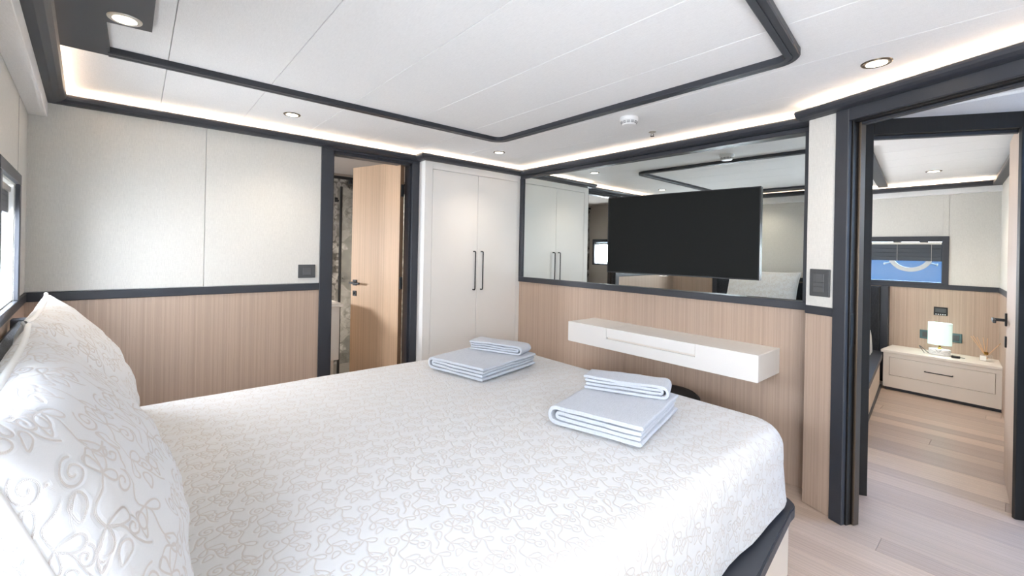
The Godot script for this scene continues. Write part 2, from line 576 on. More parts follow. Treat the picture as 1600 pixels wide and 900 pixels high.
# window in a wall whose room face is x = 0 (room at +x): frame, pane, blind; opening z0..z1, y0..y1
func window(called: String, label: String, xf: Transform3D, z0: float, z1: float, y0: float, y1: float, wall: float, blind_h: float, lining: Material = null) -> Node3D:
	var t := Node3D.new()
	t.name = called
	add_child(t)
	t.transform = xf
	tag(t, label, "window", "", "structure")
	var f := 0.045
	for r in [[z0 - f, z1 + f, y1, y1 + f], [z0 - f, z1 + f, y0 - 0.02, y0], [z0 - f, z0, y0, y1], [z1, z1 + f, y0, y1]]:
		part_box("frame", Vector3(-0.005, r[2], r[0]), Vector3(0.014, r[3], r[1]), M.trim, t, 0.002)
	for r in [[z0, z1, y1 - 0.006, y1], [z0, z1, y0, y0 + 0.006], [z0, z0 + 0.006, y0 + 0.006, y1 - 0.006], [z1 - 0.006, z1, y0 + 0.006, y1 - 0.006]]:
		part_box("reveal", Vector3(-wall, r[2], r[0]), Vector3(-0.005, r[3], r[1]), lining if lining else M.trim, t)
	part_box("pane", Vector3(-wall + 0.004, y0 + 0.006, z0 + 0.006), Vector3(-wall + 0.010, y1 - 0.006, z1 - 0.006), M.glass, t)
	# gathered blind: slats stacked under a head rail
	part_box("blind_rail", Vector3(-0.05, y1 - 0.036, z0 + 0.008), Vector3(-0.012, y1 - 0.012, z1 - 0.008), M.brushed, t, 0.003)
	var cnt := 4
	for k in cnt:
		var yy := y1 - 0.04 - (k + 1) * (blind_h - 0.04) / cnt
		part_box("blind_slat", Vector3(-0.046, yy + 0.004, z0 + 0.01), Vector3(-0.018, yy + (blind_h - 0.04) / cnt + 0.004, z1 - 0.01), M.slat, t, 0.002)
	for zc in [lerpf(z0, z1, 0.12), lerpf(z0, z1, 0.5), lerpf(z0, z1, 0.88)]:
		var g := Geo.new()
		g.tube(PackedVector3Array([Vector3(-0.014, y1 - 0.03, zc), Vector3(-0.014, y1 - blind_h, zc)]), 0.0012, 6)
		put("blind_cord", g, M.brushed, t)
	return t

func _ready() -> void:
	set_camera()
	set_light()
	make_materials()
	build_shell()
	build_second_cabin()
	build_bathroom()
	build_furniture()
	build_bed()
	build_towels()
	build_ceiling_things()
	build_outside()

# ---------------------------------------------------------------- the cabin
const DOOR_AT := Vector3(2.663, 0, -0.731)
const DOOR_TURN := -22.0
const LOBBY_AT := Vector3(3.021, 0, -0.533)
const LOBBY_TURN := 31.9

func build_shell() -> void:
	# floor: every board its own piece
	var fl := thing("floor", "pale greyed oak boards running through both cabins and the lobby", "floor", Vector3.ZERO, 0.0, "", "structure")
	part_box("subfloor", Vector3(-0.7, -0.06, -3.36), Vector3(6.2, -0.006, 1.35), M.joint, fl)
	var rng := RandomNumberGenerator.new()
	rng.seed = 5
	var col := 0
	var x := 1.313
	while x < 6.1:
		var z := -3.33 + rng.randf() * 0.6 - 0.6
		if col == 14:
			z = -3.33 - 0.4
		while z < 1.3:
			var ln := 1.05 + rng.randf() * 0.5
			var z0 := maxf(z, -3.33)
			var z1 := minf(z + ln, 1.3)
			if z1 - z0 > 0.02:
				part_box("plank", Vector3(x + 0.0006, -0.012, z0 + 0.0006), Vector3(x + 0.1294, 0.0, z1 - 0.0006), M.planks[rng.randi() % 5], fl, 0.0012)
			z += ln
		x += 0.13
		col += 1
	for k in 13:
		part_box("plank", Vector3(-0.36 + k * 0.13, -0.012, -3.3), Vector3(-0.2315 + k * 0.13, 0.0, 1.3), M.planks[k % 5], fl, 0.0012)

	# ceiling: cloth panels along z
	var ce := thing("ceiling", "white cloth ceiling panels with fine joints above the bed", "ceiling", Vector3.ZERO, 0.0, "", "structure")
	part_box("backing", Vector3(-0.6, CEIL + 0.014, -3.40), Vector3(3.0, CEIL + 0.08, 1.35), M.white, ce)
	var seams := [-0.6, 0.09, 0.487, 0.884, 1.281, 1.668, 2.062, 2.438, 3.0]
	for k in seams.size() - 1:
		var g := Geo.new()
		if k < 6:
			g.box(Vector3(seams[k] + 0.001, CEIL, -3.40), Vector3(seams[k + 1] - 0.001, CEIL + 0.014, 1.35), 0.0012)
		elif k == 6:
			g.slab(PackedVector2Array([Vector2(2.063, -3.4), Vector2(2.437, -3.4), Vector2(2.437, -0.13), Vector2(2.063, 0.79)]), CEIL, CEIL + 0.014)
		else:
			g.slab(PackedVector2Array([Vector2(2.439, -3.4), Vector2(3.0, -3.4), Vector2(3.0, -0.74), Vector2(2.69, -0.74), Vector2(2.439, -0.13)]), CEIL, CEIL + 0.014)
		put("ceiling_panel", g, M.ceil_cloth, ce)

	# back wall with the bathroom door
	var wb := thing("wall_back", "wall of pale cloth panels over vertical grained veneer beside the bathroom door", "wall", Vector3(0, 0, -3.265), 0.0, "", "structure")
	seg("core", wb, Vector3(-0.6, 0, -0.09), Vector3(0.995, CEIL, -0.012), M.white, 0.0)
	seg("core", wb, Vector3(0.995, 1.99, -0.09), Vector3(1.755, CEIL, -0.012), M.white, 0.0)
	seg("core", wb, Vector3(1.755, 0, -0.09), Vector3(2.95, CEIL, -0.012), M.white, 0.0)
	seg("cloth_panel", wb, Vector3(-0.45, 1.029, -0.012), Vector3(0.3125, 2.04, 0.0), M.linen, 0.0015)
	seg("cloth_panel", wb, Vector3(0.3145, 1.029, -0.012), Vector3(0.992, 2.04, 0.0), M.linen, 0.0015)
	seg("veneer_panel", wb, Vector3(-0.45, 0.0, -0.012), Vector3(0.992, 0.979, 0.0), M.veneer, 0.0015)
	seg("rail", wb, Vector3(-0.45, 0.979, -0.012), Vector3(0.992, 1.026, 0.008), M.trim, 0.003)
	# left wall
	var wl := thing("wall_left", "window wall of pale cloth over veneer behind the headboard", "wall", LEFT_AT, LEFT_TURN, "", "structure")
	var holes := [[0.46, 1.02], [2.40, 3.10], [3.55, 4.25]]
	var zz := -0.1
	for hz in holes + [[4.7, 4.7]]:
		seg("core", wl, Vector3(-0.10, 0, zz), Vector3(-0.012, CEIL, hz[0]), M.white, 0.0)
		seg("cloth_panel", wl, Vector3(-0.012, 1.029, maxf(zz, 0.0)), Vector3(0.0, 2.04, hz[0]), M.linen, 0.0)
		zz = hz[1]
	for hz in holes:
		seg("core", wl, Vector3(-0.10, 0, hz[0]), Vector3(-0.012, 1.03, hz[1]), M.white, 0.0)
		seg("core", wl, Vector3(-0.10, 1.53, hz[0]), Vector3(-0.012, CEIL, hz[1]), M.white, 0.0)
		seg("cloth_panel", wl, Vector3(-0.012, 1.53, hz[0]), Vector3(0.0, 2.04, hz[1]), M.linen, 0.0)
	seg("veneer_panel", wl, Vector3(-0.012, 0.0, 0.0), Vector3(0.0, 0.979, 4.6), M.veneer)
	seg("rail", wl, Vector3(-0.012, 0.979, 0.0), Vector3(0.008, 1.026, 4.6), M.trim, 0.003)
	seg("seam", wl, Vector3(0.0, 1.08, 0.3935), Vector3(0.0008, 1.925, 0.3955), M.switch, 0.0)
	seg("beam", wl, Vector3(0.0, 1.928, 0.0), Vector3(0.068, CEIL, 4.6), M.ceil_cloth, 0.002)
	# mirror wall
	var wr := thing("wall_right", "wall of pinkish vertical grained veneer below the long mirror", "wall", Vector3.ZERO, 0.0, "", "structure")
	seg("core", wr, Vector3(2.875, 0, -3.34), Vector3(2.93, CEIL, -0.70), M.white, 0.0)
	for k in 2:
		seg("veneer_panel", wr, Vector3(2.811, 0, -3.16 + k * 1.2105), Vector3(2.875, 0.988, -1.951 + k * 1.2105), M.veneer, 0.0)
	seg("return_panel", wr, Vector3(2.80, 0, -0.764), Vector3(2.86, CEIL, -0.735), M.veneer, 0.0)
	# angled wall with the cabin door
	var wd := thing("wall_entry", "angled wall with a narrow cloth and veneer strip beside the cabin doorway", "wall", DOOR_AT, DOOR_TURN, "", "structure")
	seg("core", wd, Vector3(0.012, 0, 0.0), Vector3(0.075, CEIL, 0.15), M.white, 0.0)
	seg("core", wd, Vector3(0.012, 1.95, 0.15), Vector3(0.075, 2.14, 1.08), M.white, 0.0)
	seg("core", wd, Vector3(0.012, 0, 1.08), Vector3(0.075, CEIL, 2.2), M.white, 0.0)
	seg("cloth_panel", wd, Vector3(0.0, 1.033, 0.0), Vector3(0.012, 2.03, 0.145), M.linen)
	seg("rail", wd, Vector3(-0.006, 0.991, -0.002), Vector3(0.012, 1.033, 0.145), M.trim, 0.003)
	seg("veneer_panel", wd, Vector3(0.0, 0.002, 0.0), Vector3(0.012, 0.991, 0.145), M.veneer)
	seg("cloth_panel", wd, Vector3(0.0, 0.0, 1.14), Vector3(0.012, 2.03, 2.2), M.linen)
	# wall behind the camera
	var wf := thing("wall_front", "plain pale wall of the cabin opposite the wardrobe", "wall", Vector3.ZERO, 0.0, "", "structure")
	seg("core", wf, Vector3(-0.6, 0, 1.2), Vector3(2.2, CEIL, 1.3), M.linen, 0.0)

	# cornices, one per run
	var rot_back := Transform3D(Basis(Vector3.UP, deg_to_rad(-90.0)), Vector3(0, 0, -3.265))   # local z -> -x, local x -> +z
	var t := thing("trim_1", "dark rounded cornice along the back wall above the bathroom door", "cornice", Vector3.ZERO, 0.0, "", "structure")
	cornice(t, rot_back, -1.765, 0.36)
	led(rot_back, -1.76, 0.29, "warm light strip in the cove above the pale cloth back wall", 0.165)
	t = thing("trim_2", "dark rounded cornice across the top of the white wardrobe", "cornice", Vector3.ZERO, 0.0, "", "structure")
	var rot_ward := Transform3D(Basis(Vector3.UP, deg_to_rad(-90.0)), Vector3(0, 0, -3.157))
	cornice(t, rot_ward, -2.81, -1.766, 0.004, 0.0, 1.0)
	var rot_side := Transform3D(Basis(Vector3.UP, deg_to_rad(180.0)), Vector3(1.766, 0, 0))    # local x -> -x, local z -> -z
	cornice(t, rot_side, 3.157, 3.265, 0.004, -1.0, 0.0)
	led(rot_ward, -2.80, -1.77, "warm light strip in the cove above the white wardrobe", 0.165)
	t = thing("trim_3", "dark rounded cornice along the top of the long mirror", "cornice", Vector3.ZERO, 0.0, "", "structure")
	var rot_mir := Transform3D(Basis(Vector3.UP, deg_to_rad(180.0)), Vector3(2.811, 0, 0))
	cornice(t, rot_mir, 0.74, 3.157, 0.002)
	led(rot_mir, 0.76, 3.14, "warm light strip in the cove above the long mirror", 0.165)
	t = thing("trim_4", "dark rounded cornice over the cabin doorway on the angled wall", "cornice", Vector3.ZERO, 0.0, "", "structure")
	var rot_door := Transform3D(Basis(Vector3.UP, deg_to_rad(DOOR_TURN + 180.0)), DOOR_AT)
	cornice(t, rot_door, -2.2, 0.03, -0.002)
	var cap := Geo.new()
	cap.box(Vector3(-0.0, 1.998, -0.03), Vector3(0.15, 2.03, 0.0), 0.004, Transform3D(Basis(Vector3.UP, deg_to_rad(DOOR_TURN)), DOOR_AT))
	put("moulding_return", cap, M.trim, t)
	led(rot_door, -2.15, -0.01, "warm light strip in the cove above the cabin doorway", 0.165)
	t = thing("trim_5", "wide dark cornice along the beam above the windows", "cornice", Vector3.ZERO, 0.0, "", "structure")
	var lf := left_frame()
	var rot_left := Transform3D(lf.basis, lf * Vector3(0.068, 0, 0))
	cornice(t, rot_left, 0.0, 4.6, 0.0)
	led(rot_left, 0.03, 4.5, "warm light strip in the cove above the windows", 0.11)

	# frame round the middle of the ceiling
	t = thing("trim_6", "dark frame with rounded corners round the middle of the ceiling", "ceiling frame", Vector3.ZERO, 0.0, "", "structure")
	var pts := PackedVector2Array()
	pts.append(Vector2(-0.10, -2.42))
	var arc := func(c: Vector2, r: float, a0: float, a1: float) -> void:
		for k in 9:
			pts.append(c + Vector2(r, 0).rotated(lerpf(a0, a1, k / 8.0)))
	arc.call(Vector2(1.865, -2.345), 0.075, -PI / 2, 0.0)
	arc.call(Vector2(1.87, -0.645), 0.07, 0.0, PI / 2 + 0.10)
	pts.append(Vector2(0.03, -0.375))
	var rows := []
	var prof := [[-0.026, 0.0], [-0.026, -0.022], [-0.022, -0.026], [-0.004, -0.026], [-0.003, -0.023], [0.0, -0.023], [0.001, -0.026], [0.022, -0.026], [0.026, -0.022], [0.026, 0.0]]
	for i in pts.size():
		var d := (pts[mini(i + 1, pts.size() - 1)] - pts[maxi(i - 1, 0)]).normalized()
		var s := Vector2(-d.y, d.x)
		var row := PackedVector3Array()
		for q in prof:
			var w: Vector2 = pts[i] + s * q[0]
			row.append(Vector3(w.x, CEIL + q[1], w.y))
		rows.append(row)
	var fg := Geo.new()
	for j in prof.size() - 1:
		var strip := []
		for r in rows:
			strip.append(PackedVector3Array([r[j], r[j + 1]]))
		fg.grid(strip, false, true)
	put("frame", fg, M.trim, t)
	fg = Geo.new()
	fg.slab(PackedVector2Array([Vector2(-0.345, -2.442), Vector2(-0.094, -2.442), Vector2(-0.094, -2.075), Vector2(0.030, -2.062), Vector2(0.05, -0.35), Vector2(-0.20, -0.35)]), CEIL - 0.022, CEIL)
	put("board", fg, M.trim, t)

	# windows of the cabin
	window("window_1", "bright window with gathered dark blind beside the back corner", lf, 0.46, 1.02, 1.03, 1.53, 0.09, 0.13, M.white)
	window("window_2", "bright window with gathered dark blind beside the headboard end away from the back wall", lf, 2.40, 3.10, 1.03, 1.53, 0.09, 0.13, M.white)

	window("window_6", "bright window with gathered dark blind on the windowed wall far from the bed", lf, 3.55, 4.25, 1.03, 1.53, 0.09, 0.13, M.white)

	# bathroom door
	t = thing("door_1", "light oak bathroom door standing open in its dark frame", "door", Vector3.ZERO, 0.0, "", "structure")
	part_box("casing", Vector3(0.990, 0, -3.275), Vector3(1.072, 2.005, -3.250), M.trim, t, 0.002)
	part_box("casing", Vector3(1.706, 0, -3.275), Vector3(1.764, 2.005, -3.250), M.trim, t, 0.002)
	part_box("casing", Vector3(0.990, 1.985, -3.275), Vector3(1.764, 2.012, -3.248), M.trim, t, 0.002)
	part_box("jamb", Vector3(1.060, 0, -3.36), Vector3(1.085, 1.985, -3.275), M.trim, t)
	part_box("jamb", Vector3(1.690, 0, -3.36), Vector3(1.712, 1.985, -3.275), M.trim, t)
	part_box("jamb", Vector3(1.060, 1.966, -3.36), Vector3(1.712, 1.99, -3.275), M.trim, t)
	part_box("stop", Vector3(1.085, 0, -3.318), Vector3(1.093, 1.966, -3.302), M.black, t)
	# leaf turns on the right jamb: local x runs from hinge to latch
	var d0 := Vector3(1.665, 0, -3.325)
	var d1 := Vector3(1.488, 0, -3.888)
	var ang := atan2(-(d1.z - d0.z), d1.x - d0.x)
	var leaf := part_box("leaf", Vector3(0.0, 0.012, -0.04), Vector3(0.592, 1.992, 0.0), M.door_oak, t, 0.001)
	leaf.position = d0
	leaf.rotation.y = ang
	part_box("edge_band", Vector3(-0.002, 0.012, -0.0395), Vector3(0.0, 1.992, -0.0005), M.door_edge, leaf)
	for yy in [0.25, 1.0, 1.76]:
		part_box("hinge", Vector3(-0.012, yy - 0.05, -0.034), Vector3(-0.002, yy + 0.05, -0.006), M.black, leaf, 0.002)
	# the face seen from the cabin is local z = -0.04
	var g := Geo.new()
	g.box(Vector3(0.512, 0.95, -0.049), Vector3(0.562, 1.0, -0.04), 0.002)
	g.box(Vector3(0.527, 0.965, -0.085), Vector3(0.547, 0.985, -0.049), 0.002)
	g.box(Vector3(0.42, 0.966, -0.098), Vector3(0.550, 0.984, -0.083), 0.003)
	put("handle", g, M.black, leaf)
	g = Geo.new()
	g.box(Vector3(0.514, 0.858, -0.048), Vector3(0.560, 0.904, -0.04), 0.002)
	g.box(Vector3(0.532, 0.870, -0.058), Vector3(0.542, 0.892, -0.048), 0.002)
	put("lock", g, M.black, leaf)

	# cabin doorway in the angled wall
	t = thing("door_2", "dark blue grey doorway frame of the cabin with black strike plate", "door frame", DOOR_AT, DOOR_TURN, "", "structure")
	part_box("casing", Vector3(-0.012, 0.0, 0.145), Vector3(0.012, 2.01, 0.207), M.trim, t, 0.003)
	part_box("casing", Vector3(-0.012, 1.942, 0.207), Vector3(0.012, 2.01, 1.10), M.trim, t, 0.003)
	part_box("casing", Vector3(-0.012, 0, 1.10), Vector3(0.012, 2.01, 1.16), M.trim, t, 0.003)
	part_box("jamb", Vector3(0.012, 0.0, 0.15), Vector3(0.075, 1.95, 0.214), M.jamb_black, t, 0.002)
	part_box("jamb", Vector3(0.012, 0.0, 1.086), Vector3(0.075, 1.95, 1.1), M.jamb_black, t, 0.002)
	part_box("jamb", Vector3(0.012, 1.936, 0.214), Vector3(0.075, 1.95, 1.086), M.jamb_black, t, 0.002)
	part_box("stop", Vector3(0.045, 0.0, 0.214), Vector3(0.082, 1.936, 0.226), M.bronze, t, 0.003)
	part_box("stop", Vector3(0.045, 1.924, 0.226), Vector3(0.082, 1.936, 1.086), M.trim, t, 0.003)
	part_box("strike_plate", Vector3(0.016, 0.86, 0.214), Vector3(0.040, 1.02, 0.2155), M.black, t)

	# lobby between the doors
	var lo := thing("wall_lobby", "dark and beige walls of the small lobby between the two cabin doors", "wall", Vector3.ZERO, 0.0, "", "structure")
	var lg := Geo.new()
	lg.slab(PackedVector2Array([Vector2(2.73, -0.74), Vector2(3.04, -0.62), Vector2(2.99, -0.585), Vector2(2.76, -0.60)]), 0.0, 2.14)
	put("side", lg, M.jamb_black, lo)
	for poly in [[Vector2(2.70, -0.75), Vector2(3.03, -0.62), Vector2(3.63, 0.35), Vector2(2.28, 0.35)], [Vector2(2.28, 0.35), Vector2(2.7, 0.35), Vector2(2.7, 0.9), Vector2(2.07, 0.9)],
			[Vector2(3.2, 0.35), Vector2(3.80, 0.35), Vector2(3.80, 0.9), Vector2(3.2, 0.9)], [Vector2(2.07, 0.9), Vector2(3.80, 0.9), Vector2(3.80, 1.3), Vector2(1.95, 1.3)]]:
		lg = Geo.new()
		lg.slab(PackedVector2Array(poly), 2.14, 2.2)
		put("ceiling_panel", lg, M.ceil_cloth, lo)
	part_box("end", Vector3(1.9, 0, 1.2), Vector3(3.9, 2.2, 1.3), M.linen, lo)

# ---------------------------------------------------------------- second cabin
func build_second_cabin() -> void:
	# door frame across the lobby
	var t := thing("door_3", "black doorway frame across the lobby with an oak door opened inwards", "door", LOBBY_AT, LOBBY_TURN, "", "structure")
	part_box("casing", Vector3(-0.02, 0, -0.045), Vector3(0.0, 2.06, 0.0), M.jamb_black, t, 0.002)
	part_box("casing", Vector3(-0.02, 1.95, 0.0), Vector3(0.0, 2.06, 0.66), M.jamb_black, t, 0.002)
	part_box("casing", Vector3(-0.02, 0, 0.612), Vector3(0.0, 2.06, 0.76), M.jamb_black, t, 0.002)
	part_box("jamb", Vector3(0.0, 0, -0.02), Vector3(0.07, 1.97, 0.0), M.jamb_black, t)
	part_box("jamb", Vector3(0.0, 1.95, 0.0), Vector3(0.07, 1.97, 0.66), M.jamb_black, t)
	part_box("stop", Vector3(0.03, 1.935, 0.0), Vector3(0.06, 1.95, 0.66), M.trim, t)
	# the leaf, in world axes: from the hinge end to the latch end
	var d0 := Vector3(3.363, 0, -0.013)
	var d1 := Vector3(3.918, 0, -0.050)
	var leaf_n := Node3D.new()
	var gl := Geo.new()
	gl.box(Vector3(0.0, 0.012, 0.0), Vector3(0.556, 1.985, 0.042), 0.001)
	var leaf := put("leaf", gl, M.veneer, t)
	leaf_n.free()
	var wxf := Transform3D(Basis(Vector3.UP, atan2(-(d1.z - d0.z), d1.x - d0.x)), d0)
	leaf.transform = t.transform.affine_inverse() * wxf
	var ge := Geo.new()
	ge.box(Vector3(-0.004, 0.012, 0.0), Vector3(0.0, 1.985, 0.06), 0.0)
	put("edge_band", ge, M.black, leaf)
	ge = Geo.new()
	ge.box(Vector3(0.496, 0.90, -0.009), Vector3(0.532, 0.975, 0.0), 0.002)
	ge.box(Vector3(0.505, 0.925, -0.05), Vector3(0.522, 0.942, -0.009), 0.002)
	ge.box(Vector3(0.38, 0.924, -0.062), Vector3(0.524, 0.944, -0.048), 0.003)
	put("handle", ge, M.black, leaf)
	ge = Geo.new()
	ge.box(Vector3(0.498, 0.775, -0.008), Vector3(0.530, 0.84, 0.0), 0.002)
	put("lock", ge, M.black, leaf)
	for yy in [0.25, 1.0, 1.72]:
		var gh := Geo.new()
		gh.box(Vector3(-0.007, yy - 0.05, 0.01), Vector3(-0.004, yy + 0.05, 0.036), 0.001)
		put("hinge", gh, M.brushed, leaf)

	var wl := thing("wall_lobby_door", "wall above and beside the black doorway across the lobby", "wall", LOBBY_AT, LOBBY_TURN, "", "structure")
	part_box("core", Vector3(0.0, 1.97, -0.15), Vector3(0.07, 2.2, 0.9), M.base_panel, wl)
	part_box("core", Vector3(0.0, 0, 0.70), Vector3(0.07, 2.2, 1.5), M.base_panel, wl)

	# hull wall, local frame: room at -x, hull face at x = 0.38
	var hw := thing("wall_hull", "pale cloth and veneer wall with a window over the nightstand in the second cabin", "wall", HULL_AT, HULL_TURN, "", "structure")
	var f := 0.38
	for r in [[-2.5, -2.08], [-1.42, -0.34], [0.345, 0.80]]:
		part_box("core", Vector3(f + 0.01, 0, r[0]), Vector3(f + 0.09, 2.06, r[1]), M.white, hw)
	for r in [[-2.08, -1.42], [-0.34, 0.345]]:
		part_box("core", Vector3(f + 0.01, 0, r[0]), Vector3(f + 0.09, 1.045, r[1]), M.white, hw)
		part_box("core", Vector3(f + 0.01, 1.46, r[0]), Vector3(f + 0.09, 2.06, r[1]), M.white, hw)
		part_box("cloth_panel", Vector3(f, 1.46, r[0]), Vector3(f + 0.01, 2.03, r[1]), M.linen, hw)
	for r in [[-2.5, -2.08], [-1.42, -0.34], [0.345, 0.386], [0.388, 0.80]]:
		part_box("cloth_panel", Vector3(f, 1.036, r[0]), Vector3(f + 0.01, 2.03, r[1]), M.linen, hw, 0.0008)
	part_box("veneer_panel", Vector3(f, 0, -2.5), Vector3(f + 0.01, 0.99, 0.80), M.veneer, hw)
	part_box("rail", Vector3(f - 0.008, 0.99, -2.5), Vector3(f + 0.01, 1.036, 0.80), M.trim, hw, 0.002)
	part_box("beam", Vector3(f - 0.068, 1.905, -2.5), Vector3(f, 2.06, 0.80), M.ceil_cloth, hw, 0.002)
	var hf := hull_frame()
	var flip := Transform3D(Basis(Vector3.UP, deg_to_rad(HULL_TURN + 180.0)), hf * Vector3(f - 0.068, 0, 0))
	t = thing("trim_7", "dark cornice above the window in the second cabin", "cornice", Vector3.ZERO, 0.0, "", "structure")
	cornice(t, flip, -0.8, 2.5, -0.045)
	led(flip, -0.66, 2.4, "warm light strip in the cove above the second cabin window", 0.16, -0.045)

	# right hand wall of that cabin
	var p0 := hf * Vector3(f, 0, 0.722)
	var p1 := Vector3(3.45, 0, 0.075)
	var dir := (p1 - p0).normalized()
	var sw := thing("wall_second", "pale side wall of the second cabin behind the open oak door", "wall", Vector3.ZERO, 0.0, "", "structure")
	sw.transform = Transform3D(Basis(dir, Vector3.UP, dir.cross(Vector3.UP)), p0)
	part_box("core", Vector3(-0.1, 0, -0.08), Vector3(2.6, 2.2, -0.012), M.white, sw)
	part_box("cloth_panel", Vector3(0, 1.036, -0.012), Vector3(2.45, 2.05, 0.0), M.linen, sw)
	part_box("rail", Vector3(0, 0.99, -0.012), Vector3(2.45, 1.036, 0.008), M.trim, sw, 0.002)
	part_box("veneer_panel", Vector3(0, 0, -0.012), Vector3(2.45, 0.99, 0.0), M.veneer, sw)
	part_box("cornice", Vector3(0, 1.955, 0.0), Vector3(2.45, 1.995, 0.06), M.trim, sw, 0.006)
	# far side wall, unseen, closes the cabin
	var fw := thing("wall_second_far", "plain pale side wall beyond the second cabin bed", "wall", Vector3.ZERO, 0.0, "", "structure")
	part_box("core", Vector3(2.9, 0, -3.45), Vector3(6.2, 2.2, -3.36), M.linen, fw)
	part_box("core", Vector3(2.93, 0, -3.36), Vector3(3.0, 2.2, -0.66), M.linen, fw)
	# ceiling
	var ce := thing("ceiling_second", "white panelled ceiling of the second cabin with a dark frame", "ceiling", HULL_AT, HULL_TURN, "", "structure")
	var w0 := -2.55
	var seams := [-1.9, -1.55, -1.2, -0.86, -0.38, 0.0, 0.40]
	var edges := [w0] + seams.slice(1)
	var g := Geo.new()
	g.box(Vector3(-2.6, 2.044, -2.55), Vector3(0.5, 2.1, 1.5))
	put("backing", g, M.white, ce)
	for k in edges.size() - 1:
		part_box("ceiling_panel", Vector3(edges[k] + 0.001, 2.03, -2.55), Vector3(edges[k + 1] - 0.001, 2.044, 1.5), M.ceil_cloth, ce, 0.0012)
	g = Geo.new()
	g.slab(PackedVector2Array([Vector2(-1.8, 0.345), Vector2(-1.8, 0.265), Vector2(0.30, -0.135), Vector2(0.30, -0.055)]), 2.008, 2.03)
	put("frame", g, M.trim, ce)
	downlight(hf * Vector3(-0.42, 2.03, 0.41), "recessed spotlight in the second cabin ceiling above the nightstand", M.dark_ring, 0.5, 1.15)

	# window with porthole ring
	var wxf2 := Transform3D(Basis(Vector3.UP, deg_to_rad(HULL_TURN + 180.0)), hf * Vector3(f, 0, 0))
	var wi := window("window_3", "window with navy blind and chrome porthole ring looking over blue sea", wxf2, -0.345, 0.34, 1.045, 1.46, 0.085, 0.205)
	g = Geo.new()
	var ring := Transform3D(Basis(Vector3.UP, PI / 2) * Basis(Vector3.RIGHT, PI / 2), Vector3(-0.115, 1.33, -0.085))
	g.lathe([Vector2(0.142, 0.0), Vector2(0.146, -0.014), Vector2(0.158, -0.016), Vector2(0.164, -0.012), Vector2(0.180, -0.012), Vector2(0.184, -0.004), Vector2(0.184, 0.01), Vector2(0.142, 0.01), Vector2(0.142, 0.0)], 64, ring)
	var pr := put("porthole_ring", g, M.chrome, wi)
	for k in 16:
		var a := TAU * k / 16.0
		g = Geo.new()
		g.lathe([Vector2(0.0, -0.019), Vector2(0.006, -0.018), Vector2(0.008, -0.012)], 10, ring * Transform3D(Basis(), Vector3(cos(a) * 0.172, 0, sin(a) * 0.172)))
		put("bolt", g, M.chrome, pr)
	for s in [-1.0, 1.0]:
		var c := Vector3(-0.105, 1.33 - 0.092, -0.085 + s * 0.158)
		var dd := Vector3(0, -0.35, s).normalized()
		g = Geo.new()
		g.tube(PackedVector3Array([c, c + dd * 0.045]), 0.007, 8)
		g.box(Vector3(-0.012, -0.014, -0.007), Vector3(0.012, 0.014, 0.007), 0.004, Transform3D(Basis(), c + dd * 0.05))
		put("clamp_knob", g, M.chrome, wi)
	window("window_5", "second cabin window on the far side of its bed", wxf2, 1.42, 2.08, 1.045, 1.46, 0.085, 0.05)

	# nightstand
	t = thing("nightstand", "low white nightstand with one wide drawer in the second cabin", "nightstand", HULL_AT, HULL_TURN)
	part_box("plinth", Vector3(0.025, 0.0, 0.01), Vector3(0.34, 0.03, 0.785), M.trim, t)
	part_box("body", Vector3(0.016, 0.03, -0.001), Vector3(0.379, 0.36, 0.795), M.cream, t)
	part_box("top", Vector3(-0.004, 0.36, -0.02), Vector3(0.379, 0.386, 0.797), M.cream, t, 0.003)
	for r in [[0.03, 0.147, 0.0, 0.795], [0.323, 0.36, 0.0, 0.795], [0.147, 0.323, 0.0, 0.045], [0.147, 0.323, 0.747, 0.795]]:
		part_box("face_frame", Vector3(0.0, r[0], r[2]), Vector3(0.016, r[1], r[3]), M.cream, t, 0.0008)
	var dr := part_box("drawer", Vector3(0.0, 0.150, 0.048), Vector3(0.018, 0.320, 0.744), M.cream, t, 0.001)
	g = Geo.new()
	g.tube(PackedVector3Array([Vector3(0.002, 0.24, 0.305), Vector3(-0.024, 0.24, 0.305), Vector3(-0.026, 0.24, 0.308), Vector3(-0.026, 0.24, 0.484), Vector3(-0.024, 0.24, 0.487), Vector3(0.002, 0.24, 0.487)]), 0.0045, 8)
	put("handle", g, M.black, dr)

	# table lamp
	var base := hf * Vector3(0.165, 0.386, 0.372)
	t = thing("table_lamp", "small lit table lamp with oval white shade on a marbled foot", "lamp", base, HULL_TURN + 90.0)
	g = Geo.new()
	g.lathe([Vector2(0.0, 0.001), Vector2(0.072, 0.001), Vector2(0.076, 0.005), Vector2(0.076, 0.052), Vector2(0.073, 0.056), Vector2(0.0, 0.056)], 48, Transform3D(), 1.0, 0.62)
	put("foot", g, M.marble_base, t)
	g = Geo.new()
	g.lathe([Vector2(0.013, 0.056), Vector2(0.013, 0.066), Vector2(0.008, 0.07), Vector2(0.008, 0.12), Vector2(0.0, 0.12)], 20)
	put("stem", g, M.brass, t)
	g = Geo.new()
	g.lathe([Vector2(0.0835, 0.096), Vector2(0.0835, 0.300), Vector2(0.0815, 0.300), Vector2(0.0815, 0.096), Vector2(0.0835, 0.096)], 56, Transform3D(), 1.0, 0.62)
	put("lamp_shade", g, M.shade, t)
	g = Geo.new()
	for k in 4:
		var a := TAU * k / 4.0 + 0.4
		g.tube(PackedVector3Array([Vector3(0, 0.118, 0), Vector3(cos(a) * 0.081, 0.118, sin(a) * 0.050)]), 0.0015, 6)
	put("shade_spider", g, M.brass, t)
	g = Geo.new()
	var cab := PackedVector3Array()
